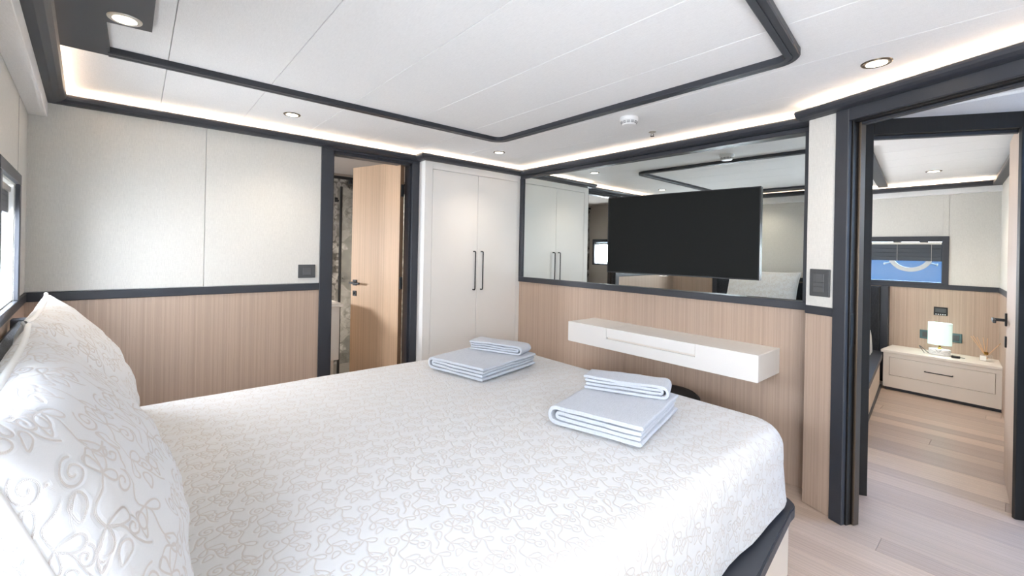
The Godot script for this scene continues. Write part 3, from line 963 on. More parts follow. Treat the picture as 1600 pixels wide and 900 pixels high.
	for k in 21:
		var q := k / 20.0
		cab.append(Vector3(0.074 + 0.05 * sin(q * PI) , 0.006 + 0.07 * sin(q * PI * 0.9), -0.01 - 0.16 * q))
	g.tube(cab, 0.003, 6)
	put("cable", g, M.switch, t)
	g = Geo.new()
	g.box(Vector3(-0.145, 0.001, -0.06), Vector3(-0.085, 0.022, -0.04), 0.004)
	g.tube(PackedVector3Array([Vector3(-0.145, 0.012, -0.05), Vector3(-0.175, 0.010, -0.05)]), 0.003, 6)
	put("inline_switch", g, M.black, t)
	var om := OmniLight3D.new()
	om.name = "table_lamp_bulb"
	om.light_color = rgb8(232, 252, 248)
	om.light_energy = 0.007
	om.light_size = 0.03
	om.omni_range = 12.0
	om.omni_attenuation = 2.0
	om.shadow_enabled = true
	add_child(om)
	om.position = base + Vector3(0, 0.2, 0)

	# reed diffuser
	base = hf * Vector3(0.20, 0.386, 0.665)
	t = thing("reed_diffuser", "square glass reed diffuser with wooden sticks on the nightstand", "diffuser", base, HULL_TURN + 90.0)
	g = Geo.new()
	g.box(Vector3(-0.04, 0.0, -0.025), Vector3(0.04, 0.058, 0.025), 0.006)
	put("bottle", g, M.solid_glass, t)
	g = Geo.new()
	g.lathe([Vector2(0.0, 0.058), Vector2(0.014, 0.058), Vector2(0.014, 0.082), Vector2(0.0, 0.082)], 18)
	put("collar", g, M.brass, t)
	part_box("paper_label", Vector3(-0.005, 0.008, -0.0265), Vector3(0.034, 0.048, -0.0252), M.paper, t)
	for k in 6:
		var tops := [Vector3(0.098, 0.205, 0.01), Vector3(0.08, 0.215, -0.02), Vector3(0.022, 0.205, 0.01), Vector3(-0.008, 0.205, -0.01), Vector3(-0.098, 0.195, 0.01), Vector3(0.06, 0.20, 0.02)]
		g = Geo.new()
		g.tube(PackedVector3Array([Vector3(-tops[k].x * 0.12, 0.02, 0), tops[k]]), 0.0022, 6)
		put("reed", g, M.reed, t)

	# sockets on the hull wall
	t = thing("wall_socket", "black double socket with small white pins above the table lamp", "socket", hf * Vector3(f, 0.776, 0.34), HULL_TURN)
	part_box("plate", Vector3(-0.008, -0.04, -0.049), Vector3(0.0, 0.04, 0.049), M.black, t, 0.002)
	part_box("insert", Vector3(-0.011, -0.012, -0.038), Vector3(-0.008, 0.028, 0.038), M.switch, t, 0.001)
	for k in 5:
		part_box("pin", Vector3(-0.011, -0.034, -0.036 + k * 0.016), Vector3(-0.008, -0.026, -0.028 + k * 0.016), M.plastic, t)
	for z in [0.237, 0.444]:
		t = thing("wall_plate", "dark teal wall plate between the table lamp and the " + ("bed" if z < 0.3 else "reed diffuser"), "socket", hf * Vector3(f, 0.535, z), HULL_TURN, "teal plates beside the lamp")
		part_box("plate", Vector3(-0.008, -0.043, -0.045), Vector3(0.0, 0.043, 0.045), M.teal, t, 0.002)
		part_box("insert", Vector3(-0.010, -0.025, -0.025), Vector3(-0.008, 0.025, 0.025), M.switch, t, 0.001)

	# bed of the second cabin
	t = thing("bed", "platform bed with dark ledge beside the nightstand in the second cabin", "bed")
	g = Geo.new()
	g.slab(PackedVector2Array([Vector2(5.57, -0.89), Vector2(4.20, -0.748), Vector2(3.75, -0.75), Vector2(3.75, -2.55), Vector2(5.70, -2.55), Vector2(5.70, -0.92)]), 0.035, 0.30)
	put("base", g, M.base_panel, t)
	g = Geo.new()
	g.slab(PackedVector2Array([Vector2(5.60, -0.880), Vector2(4.20, -0.743), Vector2(3.75, -0.745), Vector2(3.75, -2.5), Vector2(5.60, -2.5)]), 0.0, 0.035)
	put("plinth", g, M.trim, t)
	g = Geo.new()
	g.slab(PackedVector2Array([Vector2(5.57, -0.872), Vector2(4.20, -0.728), Vector2(3.70, -0.73), Vector2(3.70, -2.58), Vector2(5.70, -2.58), Vector2(5.70, -0.90)]), 0.30, 0.345)
	put("ledge", g, M.trim, t)
	g = Geo.new()
	g.box(Vector3(0.30, 0.0, -1.9), Vector3(0.372, 0.985, -0.11), 0.01, hf)
	put("headboard", g, M.headboard, t)
	g = Geo.new()
	g.box(Vector3(0.325, 0.0, -0.11), Vector3(0.379, 0.99, -0.045), 0.003, hf)
	put("headboard_frame", g, M.trim, t)
	var sp := spread(Vector3(4.72, 0, -1.68), Vector2(0.93, 0.80), 0.345, 0.61, 0.12)
	sp.name = numbered("bedspread")
	add_child(sp)
	sp.rotation_degrees.y = 5.6
	tag(sp, "white patterned bedspread on the second cabin bed", "bedspread", "white stitched bedspreads")
	var pl := pillow("white patterned pillow against the second cabin headboard", 0.70, 0.48, 0.17)
	pl.transform = hf * Transform3D(Basis(Vector3.UP, PI) * Basis(Vector3.BACK, deg_to_rad(12.0)), Vector3(0.185, 0.845, -0.56))

# ---------------------------------------------------------------- bathroom
func build_bathroom() -> void:
	var w := thing("wall_bathroom", "veined grey marble walls of the bathroom with a dark line below the ceiling", "wall", Vector3.ZERO, 0.0, "", "structure")
	part_box("marble_slab", Vector3(-0.5, 0, -4.95), Vector3(2.7, 2.03, -4.87), M.marble_wall, w)
	part_box("marble_slab", Vector3(2.6, 0, -4.87), Vector3(2.7, 2.1, -3.36), M.marble_wall, w)
	part_box("moulding", Vector3(-0.5, 2.03, -4.9), Vector3(2.7, 2.06, -4.855), M.black, w)
	part_box("ceiling_panel", Vector3(-0.6, 2.09, -4.95), Vector3(2.7, 2.15, -3.35), M.taupe, w)
	part_box("upper_wall", Vector3(-0.5, 2.06, -4.95), Vector3(2.7, 2.09, -4.87), M.taupe, w)
	for r in [[-4.95, -4.75, 0.0, 2.1], [-4.25, -3.36, 0.0, 2.1], [-4.75, -4.25, 0.0, 1.08], [-4.75, -4.25, 1.46, 2.1]]:
		part_box("hull_lining", Vector3(-0.58, r[2], r[0]), Vector3(-0.5, r[3], r[1]), M.taupe, w)
	var f := thing("floor_bathroom", "dark floor of the bathroom", "floor", Vector3.ZERO, 0.0, "", "structure")
	part_box("slab", Vector3(-0.5, -0.05, -4.9), Vector3(2.65, 0.0, -3.34), M.bath_floor, f)
	window("window_4", "small bathroom window seen in the mirror", Transform3D(Basis(), Vector3(-0.5, 0, 0)), -4.75, -4.25, 1.08, 1.46, 0.07, 0.05)
	downlight(Vector3(2.25, 2.09, -4.05), "recessed spotlight in the bathroom ceiling", M.dark_ring, 2.2)
	var v := thing("vanity", "cream bathroom vanity with thin top seen past the door frame", "vanity")
	part_box("cabinet", Vector3(0.70, 0.34, -4.12), Vector3(1.30, 0.785, -3.72), M.cream, v, 0.003)
	part_box("top", Vector3(0.69, 0.785, -4.14), Vector3(1.325, 0.812, -3.70), M.cream, v, 0.004)
	part_box("pedestal", Vector3(0.75, 0.0, -4.08), Vector3(1.27, 0.34, -3.76), M.base_panel, v)
	var s := thing("shower_screen", "glass shower screen with thin black posts in front of the marble", "shower screen")
	part_box("post", Vector3(1.502, 0.0, -4.36), Vector3(1.524, 1.88, -4.34), M.black, s, 0.002)
	part_box("post", Vector3(2.20, 0.0, -4.36), Vector3(2.222, 1.88, -4.34), M.black, s, 0.002)
	part_box("rail", Vector3(1.524, 0.0, -4.36), Vector3(2.20, 0.02, -4.34), M.black, s)
	part_box("glass", Vector3(1.524, 0.02, -4.353), Vector3(2.20, 1.87, -4.347), M.glass, s)
	var a := thing("shower", "black shower arm on the marble wall above the glass screen", "shower")
	var g := Geo.new()
	g.tube(PackedVector3Array([Vector3(1.90, 1.985, -4.865), Vector3(1.86, 1.99, -4.80), Vector3(1.80, 2.0, -4.78), Vector3(1.765, 2.0, -4.78)]), 0.009, 8)
	put("arm", g, M.black, a)
	g = Geo.new()
	g.lathe([Vector2(0.0, 0.02), Vector2(0.018, 0.02), Vector2(0.024, 0.0), Vector2(0.024, -0.02), Vector2(0.0, -0.02)], 18, Transform3D(Basis(), Vector3(1.762, 1.995, -4.78)))
	put("head", g, M.black, a)
	var k := thing("robe_hook", "small black robe hook on the marble wall", "hook")
	g = Geo.new()
	g.tube(PackedVector3Array([Vector3(1.640, 1.80, -4.868), Vector3(1.640, 1.79, -4.83), Vector3(1.640, 1.775, -4.81), Vector3(1.640, 1.79, -4.795)]), 0.008, 8)
	g.box(Vector3(1.622, 1.775, -4.87), Vector3(1.658, 1.825, -4.862), 0.003)
	put("hook", g, M.black, k)
	var vl := thing("shower_valve", "round black shower valve on the marble wall", "valve")
	g = Geo.new()
	g.lathe([Vector2(0.0, 0.045), Vector2(0.02, 0.045), Vector2(0.02, 0.012), Vector2(0.055, 0.010), Vector2(0.058, 0.0)], 28, Transform3D(Basis(Vector3.RIGHT, PI / 2), Vector3(1.73, 0.95, -4.868)))
	put("body", g, M.black, vl)

# ---------------------------------------------------------------- furniture of the cabin
func build_furniture() -> void:
	# wardrobe
	var t := thing("wardrobe", "white two door wardrobe with long black handles in the corner", "wardrobe")
	part_box("carcass", Vector3(1.768, 0.0, -3.275), Vector3(2.811, 2.004, -3.177), M.lacquer, t)
	for r in [[1.766, 1.836, 0.0, 2.004], [2.768, 2.811, 0.0, 2.004], [1.836, 2.768, 1.946, 2.004], [1.836, 2.768, 0.0, 0.09]]:
		part_box("face_frame", Vector3(r[0], r[2], -3.177), Vector3(r[1], r[3], -3.157), M.lacquer, t, 0.0008)
	for k in 2:
		var x0: float = [1.839, 2.3035][k]
		var x1: float = [2.3005, 2.765][k]
		var d := part_box("door", Vector3(x0, 0.093, -3.177), Vector3(x1, 1.943, -3.1575), M.lacquer, t, 0.0012)
		var hx: float = [2.262, 2.345][k]
		var p := PackedVector3Array()
		for q in [[0.0, 0.933], [0.024, 0.933], [0.030, 0.936], [0.033, 0.942], [0.033, 1.262], [0.030, 1.268], [0.024, 1.271], [0.0, 1.271]]:
			p.append(Vector3(hx, q[1], -3.158 + q[0]))
		var g := Geo.new()
		g.tube(p, 0.0055, 8)
		put("handle", g, M.black, d)
	# mirror
	t = thing("wall_mirror", "long wall mirror in a slim dark frame above the veneer", "mirror")
	var mg := Geo.new()
	mg.box(Vector3(0.0, 1.0, 0.0), Vector3(0.006, 2.0, 2.392), 0.0, Transform3D(Basis(Vector3.UP, deg_to_rad(0.9)), Vector3(2.8147, 0, -3.157)))
	put("glass", mg, M.mirror, t)
	part_box("frame", Vector3(2.796, 0.989, -3.157), Vector3(2.862, 1.034, -0.765), M.trim, t, 0.003)
	part_box("frame", Vector3(2.800, 1.976, -3.157), Vector3(2.862, 2.003, -0.765), M.trim, t, 0.003)
	part_box("frame", Vector3(2.796, 1.034, -3.157), Vector3(2.8145, 1.976, -3.118), M.trim, t, 0.003)
	part_box("frame", Vector3(2.796, 1.034, -0.784), Vector3(2.862, 1.976, -0.765), M.trim, t, 0.003)
	# television
	t = thing("television", "large black television on a swivel arm in front of the mirror", "television", Vector3(2.783, 1.4188, -1.539), 5.67)
	t.scale = Vector3.ONE * 1.0143
	part_box("screen", Vector3(-0.002, -0.272, -0.509), Vector3(0.004, 0.274, 0.509), M.screen, t)
	for r in [[-0.2795, -0.272, -0.5155, 0.5155], [0.274, 0.2795, -0.5155, 0.5155], [-0.272, 0.274, -0.5155, -0.509], [-0.272, 0.274, 0.509, 0.5155]]:
		part_box("bezel", Vector3(-0.004, r[0], r[2]), Vector3(0.012, r[1], r[3]), M.black, t, 0.001)
	part_box("back_cover", Vector3(0.004, -0.27, -0.507), Vector3(0.014, 0.272, 0.5), M.black, t, 0.003)
	part_box("logo_bar", Vector3(-0.006, -0.287, -0.105), Vector3(0.010, -0.2797, -0.045), M.chrome, t, 0.002)
	part_box("arm", Vector3(0.014, -0.1, -0.1), Vector3(0.058, 0.1, 0.1), M.black, t, 0.004)
	# floating vanity shelf
	t = thing("wall_shelf", "white floating vanity shelf with a slim drawer under the mirror", "shelf")
	var sg := Geo.new()
	sg.prism(PackedVector2Array([Vector2(-2.236, 0.615), Vector2(-2.232, 0.611), Vector2(-0.899, 0.611), Vector2(-0.895, 0.615), Vector2(-0.895, 0.754), Vector2(-0.898, 0.757), Vector2(-1.240, 0.757), Vector2(-1.240, 0.680), Vector2(-1.884, 0.680), Vector2(-1.884, 0.757), Vector2(-2.233, 0.757), Vector2(-2.236, 0.754)]), 2.5, 2.8105, Transform3D(Basis(Vector3.BACK, Vector3.UP, Vector3.RIGHT), Vector3.ZERO))
	put("body", sg, M.lacquer, t)
	part_box("body", Vector3(2.60, 0.680, -1.884), Vector3(2.8105, 0.7555, -1.240), M.lacquer, t, 0.0)
	part_box("drawer", Vector3(2.501, 0.693, -1.8815), Vector3(2.60, 0.7565, -1.2425), M.lacquer, t, 0.0015)
	part_box("finger_pull", Vector3(2.52, 0.680, -1.8835), Vector3(2.53, 0.693, -1.2405), M.cream, t)
	# stool under the shelf
	t = thing("stool", "round black stool tucked under the white shelf behind the bed", "stool", Vector3(2.47, 0, -1.40))
	var g := Geo.new()
	g.lathe([Vector2(0.0, 0.455), Vector2(0.12, 0.452), Vector2(0.17, 0.442), Vector2(0.19, 0.425), Vector2(0.195, 0.40), Vector2(0.19, 0.375), Vector2(0.0, 0.375)], 48)
	put("seat", g, M.stool, t)
	for k in 4:
		var a := TAU * k / 4.0 + 0.6
		g = Geo.new()
		g.tube(PackedVector3Array([Vector3(cos(a) * 0.13, 0.376, sin(a) * 0.13), Vector3(cos(a) * 0.16, 0.0, sin(a) * 0.16)]), 0.012, 10)
		put("leg", g, M.black, t)
	# switches
	t = thing("light_switch", "square grey light switch on the cloth wall by the bathroom door", "switch", Vector3(0.9055, 1.113, -3.265))
	part_box("plate", Vector3(-0.056, -0.046, 0.0), Vector3(0.056, 0.046, 0.009), M.switch, t, 0.002)
	part_box("rocker", Vector3(-0.028, -0.026, 0.009), Vector3(0.028, 0.026, 0.013), M.switch_key, t, 0.002)
	t = thing("light_switch", "tall grey switch panel with stacked keys beside the cabin doorway", "switch", DOOR_AT, DOOR_TURN)
	part_box("plate", Vector3(-0.010, 1.085, 0.026), Vector3(0.0, 1.223, 0.128), M.switch, t, 0.002)
	for k in 3:
		part_box("key", Vector3(-0.014, [1.108, 1.135, 1.158][k], 0.048), Vector3(-0.010, [1.133, 1.156, 1.200][k], 0.102), M.switch_key, t, 0.0015)

# ---------------------------------------------------------------- bed
# a cover over a mattress: rounded plan, soft upper edge, sides hanging to y0
func spread(at: Vector3, half: Vector2, y0: float, y1: float, rc: float) -> MeshInstance3D:
	var nz := FastNoiseLite.new()
	nz.seed = 31
	nz.frequency = 3.0
	var outline := func(inset: float) -> PackedVector3Array:
		var p := PackedVector3Array()
		var a := half.x - inset
		var b := half.y - inset
		var r := maxf(rc - inset, 0.004)
		r = maxf(0.0, minf(r, minf(a, b)))
		var cs := [Vector2(a - r, b - r), Vector2(-(a - r), b - r), Vector2(-(a - r), -(b - r)), Vector2(a - r, -(b - r))]
		for k in 4:
			for i in 9:
				var an := k * PI / 2 + i * PI / 16
				var c: Vector2 = cs[k]
				p.append(Vector3(c.x + cos(an) * r, 0, c.y + sin(an) * r))
			var e: Vector3 = p[p.size() - 1]
			var q: Vector2 = cs[(k + 1) % 4]
			var an2 := (k + 1) * PI / 2
			var s := Vector3(q.x + cos(an2) * r, 0, q.y + sin(an2) * r)
			for i in range(1, 24):
				p.append(e.lerp(s, i / 24.0))
		return p
	var prof := []
	var rr := 0.075
	for k in 7:
		var y := lerpf(y0, y1 - rr, k / 6.0)
		prof.append([-0.012 + 0.016 * k / 6.0 + 0.004, y])
	for k in range(1, 9):
		var a := PI / 2 * k / 8.0
		prof.append([0.008 + rr * (1.0 - cos(a)), y1 - rr + rr * sin(a) - 0.004 * (1.0 - sin(a))])
	var m := minf(half.x, half.y)
	for k in range(1, 15):
		prof.append([lerpf(0.083, m, pow(k / 14.0, 1.2)), y1 + 0.010 * sin(k / 14.0 * PI / 2)])
	var rows := []
	for q in prof:
		var row: PackedVector3Array = outline.call(q[0])
		for j in row.size():
			var p: Vector3 = row[j]
			p.y = q[1]
			var sidew := clampf((y1 - q[1]) / 0.12, 0.0, 1.0)
			var o := Vector3(p.x / half.x, 0, p.z / half.y).normalized()
			p += o * nz.get_noise_3d(p.x * 1.6, p.y * 0.8, p.z * 1.6) * 0.014 * sidew
			p.y += nz.get_noise_3d(p.x * 0.5, 3.0, p.z * 0.5) * 0.006 * (1.0 - sidew)
			row[j] = p + at
		rows.append(row)
	var g := Geo.new()
	g.grid(rows, true, false)
	var o2 := MeshInstance3D.new()
	var gg := g.mesh()
	o2.mesh = gg
	o2.material_override = M.spread
	# keep the node's origin at the bed
	return recentre(o2, at)

func recentre(o: MeshInstance3D, at: Vector3) -> MeshInstance3D:
	var arr := o.mesh.surface_get_arrays(0)
	var v: PackedVector3Array = arr[Mesh.ARRAY_VERTEX]
	for i in v.size():
		v[i] -= at
	arr[Mesh.ARRAY_VERTEX] = v
	var am := ArrayMesh.new()
	am.add_surface_from_arrays(Mesh.PRIMITIVE_TRIANGLES, arr)
	o.mesh = am
	o.position = at
	return o

# cushion lying in the y,z plane, face towards +x; w along z, h along y
func pillow(label: String, w: float, h: float, thick: float) -> Node3D:
	var t := thing("pillow", label, "pillow", Vector3.ZERO, 0.0, "white stitched pillows")
	var n := 28
	var rim := func(u: float, v: float) -> Vector2:
		var k := 0.055
		var uu := u * (1.0 - k * (1.0 - pow(absf(v), 3.0)))
		var vv := v * (1.0 - k * 1.3 * (1.0 - pow(absf(u), 3.0)))
		return Vector2(uu * w / 2.0, vv * h / 2.0)
	var nz := FastNoiseLite.new()
	nz.seed = 77
	nz.frequency = 2.2
	var g := Geo.new()
	for s in [1.0, -1.0]:
		var rows := []
		for i in n + 1:
			var row := PackedVector3Array()
			var u := sin((i / float(n) - 0.5) * PI)
			for j in n + 1:
				var v := sin((j / float(n) - 0.5) * PI)
				var q: Vector2 = rim.call(u, v)
				var d := pow(maxf(0.0, 1.0 - u * u), 0.42) * pow(maxf(0.0, 1.0 - v * v), 0.42)
				var x: float = s * thick / 2.0 * d * (1.0 + 0.12 * nz.get_noise_2d(q.x * 4.0 + s * 9.0, q.y * 4.0)) * (1.15 - 0.25 * v)
				row.append(Vector3(x, q.y, q.x))
			rows.append(row)
		g.grid(rows, false, s < 0.0)
	put("cushion", g, M.pillow, t)
	var path := PackedVector3Array()
	for e in 4:
		for k in 16:
			var a := -1.0 + 2.0 * k / 16.0
			var uv: Vector2 = [Vector2(a, -1), Vector2(1, a), Vector2(-a, 1), Vector2(-1, -a)][e]
			var q: Vector2 = rim.call(uv.x, uv.y)
			path.append(Vector3(0, q.y, q.x))
	g = Geo.new()
	g.tube(path, 0.006, 8, true)
	put("piping", g, M.piping, t)
	return t

func build_bed() -> void:
	var lf := left_frame()
	var t := thing("bed", "large platform bed with dark ledge and cream base under the towels", "bed")
	var g := Geo.new()
	g.slab(PackedVector2Array([Vector2(-0.30, -0.43), Vector2(0.9, -0.46), Vector2(1.94, -0.575), Vector2(1.98, -0.60), Vector2(1.99, -0.66), Vector2(1.99, -2.36), Vector2(1.94, -2.42), Vector2(-0.36, -2.50)]), 0.05, 0.266)
	put("base", g, M.base_panel, t)
	g = Geo.new()
	g.slab(PackedVector2Array([Vector2(-0.30, -0.45), Vector2(0.9, -0.48), Vector2(1.93, -0.59), Vector2(1.97, -0.66), Vector2(1.97, -2.36), Vector2(-0.36, -2.46)]), 0.0, 0.05)
	put("plinth", g, M.trim, t)
	var pl := PackedVector2Array([Vector2(-0.28, -0.39), Vector2(0.9, -0.445), Vector2(1.92, -0.562)])
	for k in 7:
		pl.append(Vector2(1.955, -0.642) + Vector2(0.08, 0).rotated(lerpf(PI / 2 - 0.1, 0.0, k / 6.0)))
	for k in 7:
		pl.append(Vector2(1.955, -2.37) + Vector2(0.08, 0).rotated(lerpf(0.0, -PI / 2, k / 6.0)))
	pl.append(Vector2(-0.35, -2.52))
	g = Geo.new()
	g.slab(pl, 0.266, 0.300)
	var inset := PackedVector2Array()
	for p in pl:
		inset.append(p + (Vector2(0.8, -1.5) - p).normalized() * 0.006)
	g.slab(inset, 0.300, 0.306)
	put("ledge", g, M.trim, t)
	g = Geo.new()
	g.box(Vector3(0.022, 0.0, 0.70), Vector3(0.085, 0.972, 2.86), 0.012, lf)
	put("headboard", g, M.headboard, t)
	for z in [0.64, 2.86]:
		g = Geo.new()
		g.box(Vector3(0.010, 0.0, z), Vector3(0.085, 0.978, z + 0.06), 0.003, lf)
		put("headboard_frame", g, M.trim, t)
	g = Geo.new()
	g.box(Vector3(-0.20, 0.30, -2.38), Vector3(1.97, 0.57, -0.67), 0.06)
	put("mattress", g, M.piping, t)
	var s := spread(Vector3(0.92, 0, -1.505), Vector2(1.125, 0.925), 0.325, 0.612, 0.15)
	s.name = numbered("bedspread")
	add_child(s)
	tag(s, "white quilted bedspread with beige scrollwork under the folded towels", "bedspread", "white stitched bedspreads")
	var a := pillow("white scroll stitched pillow upright beside the back wall", 0.82, 0.50, 0.21)
	a.transform = lf * Transform3D(Basis(Vector3.BACK, deg_to_rad(20.0)), Vector3(0.200, 0.856, 1.30))
	var b := pillow("white scroll stitched pillow leaning on the headboard farther from the back wall", 0.82, 0.50, 0.22)
	b.transform = lf * Transform3D(Basis(Vector3.BACK, deg_to_rad(20.0)), Vector3(0.210, 0.856, 2.17))

# ---------------------------------------------------------------- towels
# a folded cloth: centre lines in (x, y) given a thickness, pushed along z
func ribbon(g: Geo, path: PackedVector2Array, th: float, depth: float, seed_: int) -> void:
	var nz := FastNoiseLite.new()
	nz.seed = seed_
	nz.frequency = 5.0
	var m := path.size()
	var l := PackedVector2Array()
	var r := PackedVector2Array()
	for i in m:
		var d := (path[mini(i + 1, m - 1)] - path[maxi(i - 1, 0)]).normalized()
		var s := Vector2(-d.y, d.x) * th / 2.0
		l.append(path[i] + s)
		r.append(path[i] - s)
	var ring := PackedVector2Array(l)
	var de := (path[m - 1] - path[m - 2]).normalized()
	ring.append(path[m - 1] + de * th * 0.42)
	for i in range(m - 1, -1, -1):
		ring.append(r[i])
	var ds := (path[0] - path[1]).normalized()
	ring.append(path[0] + ds * th * 0.42)
	var rows := []
	var nd := 14
	for k in nd + 1:
		var z := lerpf(-depth / 2.0, depth / 2.0, k / float(nd))
		var pinch := 0.0 if k > 0 and k < nd else 0.0015
		var row := PackedVector3Array()
		for i in ring.size():
			var p := ring[i]
			var c: Vector2 = path[i] if i < m else (path[m - 1] if i == m else (path[2 * m - i] if i <= 2 * m else path[0]))
			p = p.lerp(c, pinch / th * 2.0)
			var n1 := nz.get_noise_3d(p.x, p.y * 0.4, z) * 0.005
			var n2 := nz.get_noise_3d(p.x + 7.0, p.y, z * 0.3) * 0.004
			row.append(Vector3(p.x + n2, p.y + n1 * clampf(p.y / 0.03, 0.0, 1.0), z + (nz.get_noise_3d(p.x * 0.8, p.y, 5.0 + k * 0.01) * 0.008)))
		rows.append(row)
	g.grid(rows, true, true)
	# ends
	var flat := ring
	var tr := Geometry2D.triangulate_polygon(flat)
	for i in range(0, tr.size(), 3):
		for e in [0, nd]:
			g.tri(rows[e][tr[i]], rows[e][tr[i + 1]], rows[e][tr[i + 2]], Vector3(0, 0, -1 if e == 0 else 1))

func bend(from: Vector2, c: Vector2, a0: float, a1: float, r: float) -> PackedVector2Array:
	var p := PackedVector2Array()
	for k in 9:
		p.append(c + Vector2(cos(lerpf(a0, a1, k / 8.0)), sin(lerpf(a0, a1, k / 8.0))) * r)
	return p

func line(a: Vector2, b: Vector2, n := 12) -> PackedVector2Array:
	var p := PackedVector2Array()
	for k in n + 1:
		p.append(a.lerp(b, k / float(n)))
	return p

# a C-shaped fold with a tongue inside; fold at -x
func towel(called: String, label: String, cat_group: String, w: float, depth: float, h: float, seed_: int, flip := false) -> MeshInstance3D:
	var th := h / 4.3
	var g := Geo.new()
	var s := -1.0 if flip else 1.0
	var r := (h - th) / 2.0
	var y0 := th / 2.0
	var p := PackedVector2Array()
	p.append_array(line(Vector2(w / 2, y0 + 2 * r), Vector2(-w / 2 + r, y0 + 2 * r)))
	p.append_array(bend(Vector2.ZERO, Vector2(-w / 2 + r, y0 + r), PI / 2, PI * 1.5, r).slice(1))
	p.append_array(line(Vector2(-w / 2 + r, y0), Vector2(w / 2 - 0.004, y0)).slice(1))
	for i in p.size():
		p[i].x *= s
	ribbon(g, p, th, depth, seed_)
	var r2 := th * 0.54
	var q := PackedVector2Array()
	var yc := y0 + r
	q.append_array(line(Vector2(w / 2 - 0.006, yc + r2), Vector2(-w / 2 + r + th * 0.6, yc + r2)))
	q.append_array(bend(Vector2.ZERO, Vector2(-w / 2 + r + th * 0.6, yc), PI / 2, PI * 1.5, r2).slice(1))
	q.append_array(line(Vector2(-w / 2 + r + th * 0.6, yc - r2), Vector2(w / 2 - 0.01, yc - r2)).slice(1))
	for i in q.size():
		q[i].x *= s
	ribbon(g, q, th * 0.96, depth - 0.008, seed_ + 3)
	var o := put(called, g, M.terry, self)
	tag(o, label, "towel", cat_group)
	return o

func place(o: Node3D, centre: Vector3, xdir: Vector2) -> void:
	var x := Vector3(xdir.x, 0, xdir.y).normalized()
	o.transform = Transform3D(Basis(x, Vector3.UP, x.cross(Vector3.UP)), centre)

func build_towels() -> void:
	var top := 0.627
	# local x runs along the side that shows the layers, from the fold
	var o := towel("bath_towel", "pale blue bath towel folded on the bed nearest the wardrobe", "folded bath towels", 0.40, 0.46, 0.066, 5)
	place(o, Vector3(1.505, top, -1.985), Vector2(0.20, 0.96))
	o = towel("hand_towel", "small pale blue towel folded over the bath towel by the wardrobe", "folded hand towels", 0.34, 0.13, 0.052, 15, true)
	place(o, Vector3(1.640, top + 0.068, -2.005), Vector2(0.38, 0.92))
	o = towel("bath_towel", "pale blue bath towel folded on the bed in front of the shelf", "folded bath towels", 0.36, 0.44, 0.072, 25)
	place(o, Vector3(1.475, top, -1.055), Vector2(0.24, 0.95))
	o = towel("hand_towel", "small pale blue towel folded over the bath towel by the shelf", "folded hand towels", 0.34, 0.13, 0.056, 35, true)
	place(o, Vector3(1.600, top + 0.074, -1.09), Vector2(0.42, 0.91))

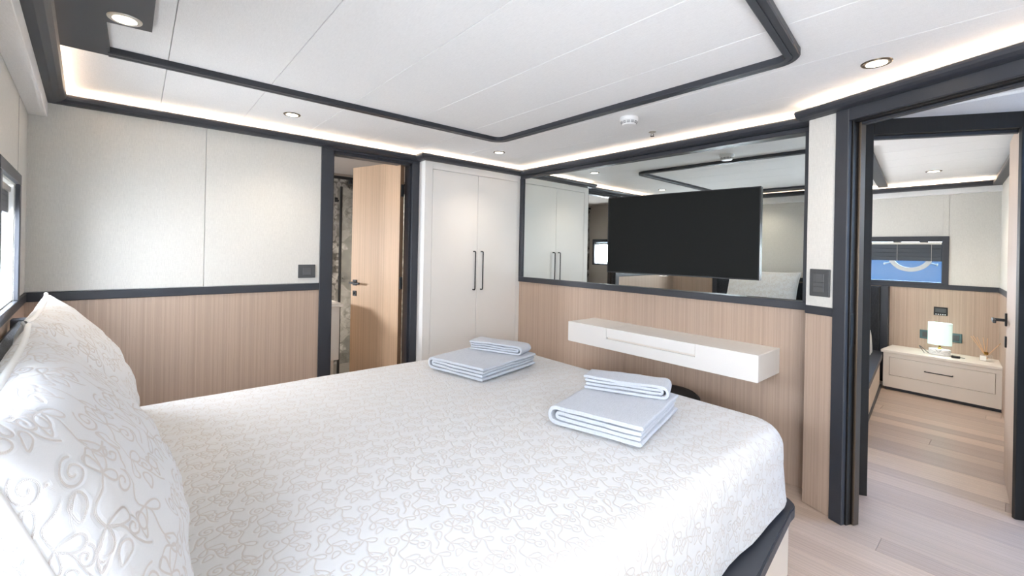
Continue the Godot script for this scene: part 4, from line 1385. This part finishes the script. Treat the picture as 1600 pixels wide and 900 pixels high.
# ---------------------------------------------------------------- on the ceiling
func build_ceiling_things() -> void:
	downlight(Vector3(0.692, CEIL, -2.85), "recessed spotlight above the pale cloth back wall", M.dark_ring, 0.2)
	downlight(Vector3(2.203, CEIL, -2.748), "recessed spotlight in front of the white wardrobe", M.dark_ring, 0.2)
	downlight(Vector3(2.256, CEIL, -0.389), "recessed spotlight by the cabin doorway", M.dark_ring, 0.2, 1.1)
	downlight(Vector3(-0.043, CEIL - 0.022, -2.005), "tilted silver spotlight set in the dark ceiling board", M.brushed, 0.2, 1.0)
	downlight(Vector3(0.69, CEIL, 0.3), "recessed spotlight by the plain wall opposite the wardrobe", M.dark_ring, 0.2)
	var t := thing("smoke_detector", "round white smoke detector on the ceiling before the mirror", "smoke detector", Vector3(2.165, CEIL, -1.497))
	var g := Geo.new()
	g.lathe([Vector2(0.0, 0.0), Vector2(0.05, 0.0), Vector2(0.052, -0.006), Vector2(0.052, -0.018), Vector2(0.049, -0.022), Vector2(0.046, -0.024), Vector2(0.040, -0.042), Vector2(0.036, -0.046), Vector2(0.0, -0.047)], 48)
	put("body", g, M.plastic, t)
	for k in 12:
		var a := TAU * k / 12.0
		for q in 3:
			g = Geo.new()
			var r := 0.0465 - 0.0022 * q
			g.box(Vector3(r - 0.001, -0.0292 - 0.0046 * q, -0.009), Vector3(r + 0.0005, -0.0270 - 0.0046 * q, 0.009), 0.0, Transform3D(Basis(Vector3.UP, a), Vector3.ZERO))
			put("vent_slot", g, M.switch, t)
	t = thing("sprinkler", "tiny sprinkler head on the ceiling beside the smoke detector", "sprinkler", Vector3(2.53, CEIL, -1.57))
	g = Geo.new()
	g.lathe([Vector2(0.0, 0.0), Vector2(0.022, 0.0), Vector2(0.022, -0.003), Vector2(0.007, -0.005), Vector2(0.007, -0.012), Vector2(0.0, -0.012)], 24)
	put("rosette", g, M.brushed, t)
	g = Geo.new()
	for s in [-1.0, 1.0]:
		g.tube(PackedVector3Array([Vector3(0, -0.012, s * 0.006), Vector3(0, -0.02, s * 0.011), Vector3(0, -0.028, s * 0.004)]), 0.002, 6)
	g.lathe([Vector2(0.0, -0.028), Vector2(0.013, -0.028), Vector2(0.013, -0.030), Vector2(0.0, -0.030)], 20)
	put("deflector", g, M.black, t)

# ---------------------------------------------------------------- outside
func build_outside() -> void:
	var g := Geo.new()
	g.box(Vector3(-600, -1.6, -600), Vector3(600, -1.0, 600))
	var o := put("sea", g, M.sea, self)
	var boat := thing("moored_boat", "white hull of a boat moored outside the left windows", "boat", Vector3(-2.6, -1.0, -4.0), 2.0)
	g = Geo.new()
	var hull := PackedVector2Array([Vector2(-3.2, -0.3), Vector2(-0.35, -0.3), Vector2(0.0, 1.6), Vector2(0.05, 3.4), Vector2(-3.2, 3.4)])
	g.prism(hull, -26.0, 9.0)
	put("hull", g, M.white, boat)
	part_box("rubbing_strake", Vector3(0.02, 1.52, -26.0), Vector3(0.07, 1.6, 9.0), M.lacquer, boat, 0.01)
	part_box("superstructure", Vector3(-2.8, 3.4, -9.0), Vector3(-0.5, 5.0, 5.0), M.white, boat, 0.05)
	tag(o, "rippled blue sea beyond the cabin windows", "sea", "", "structure")
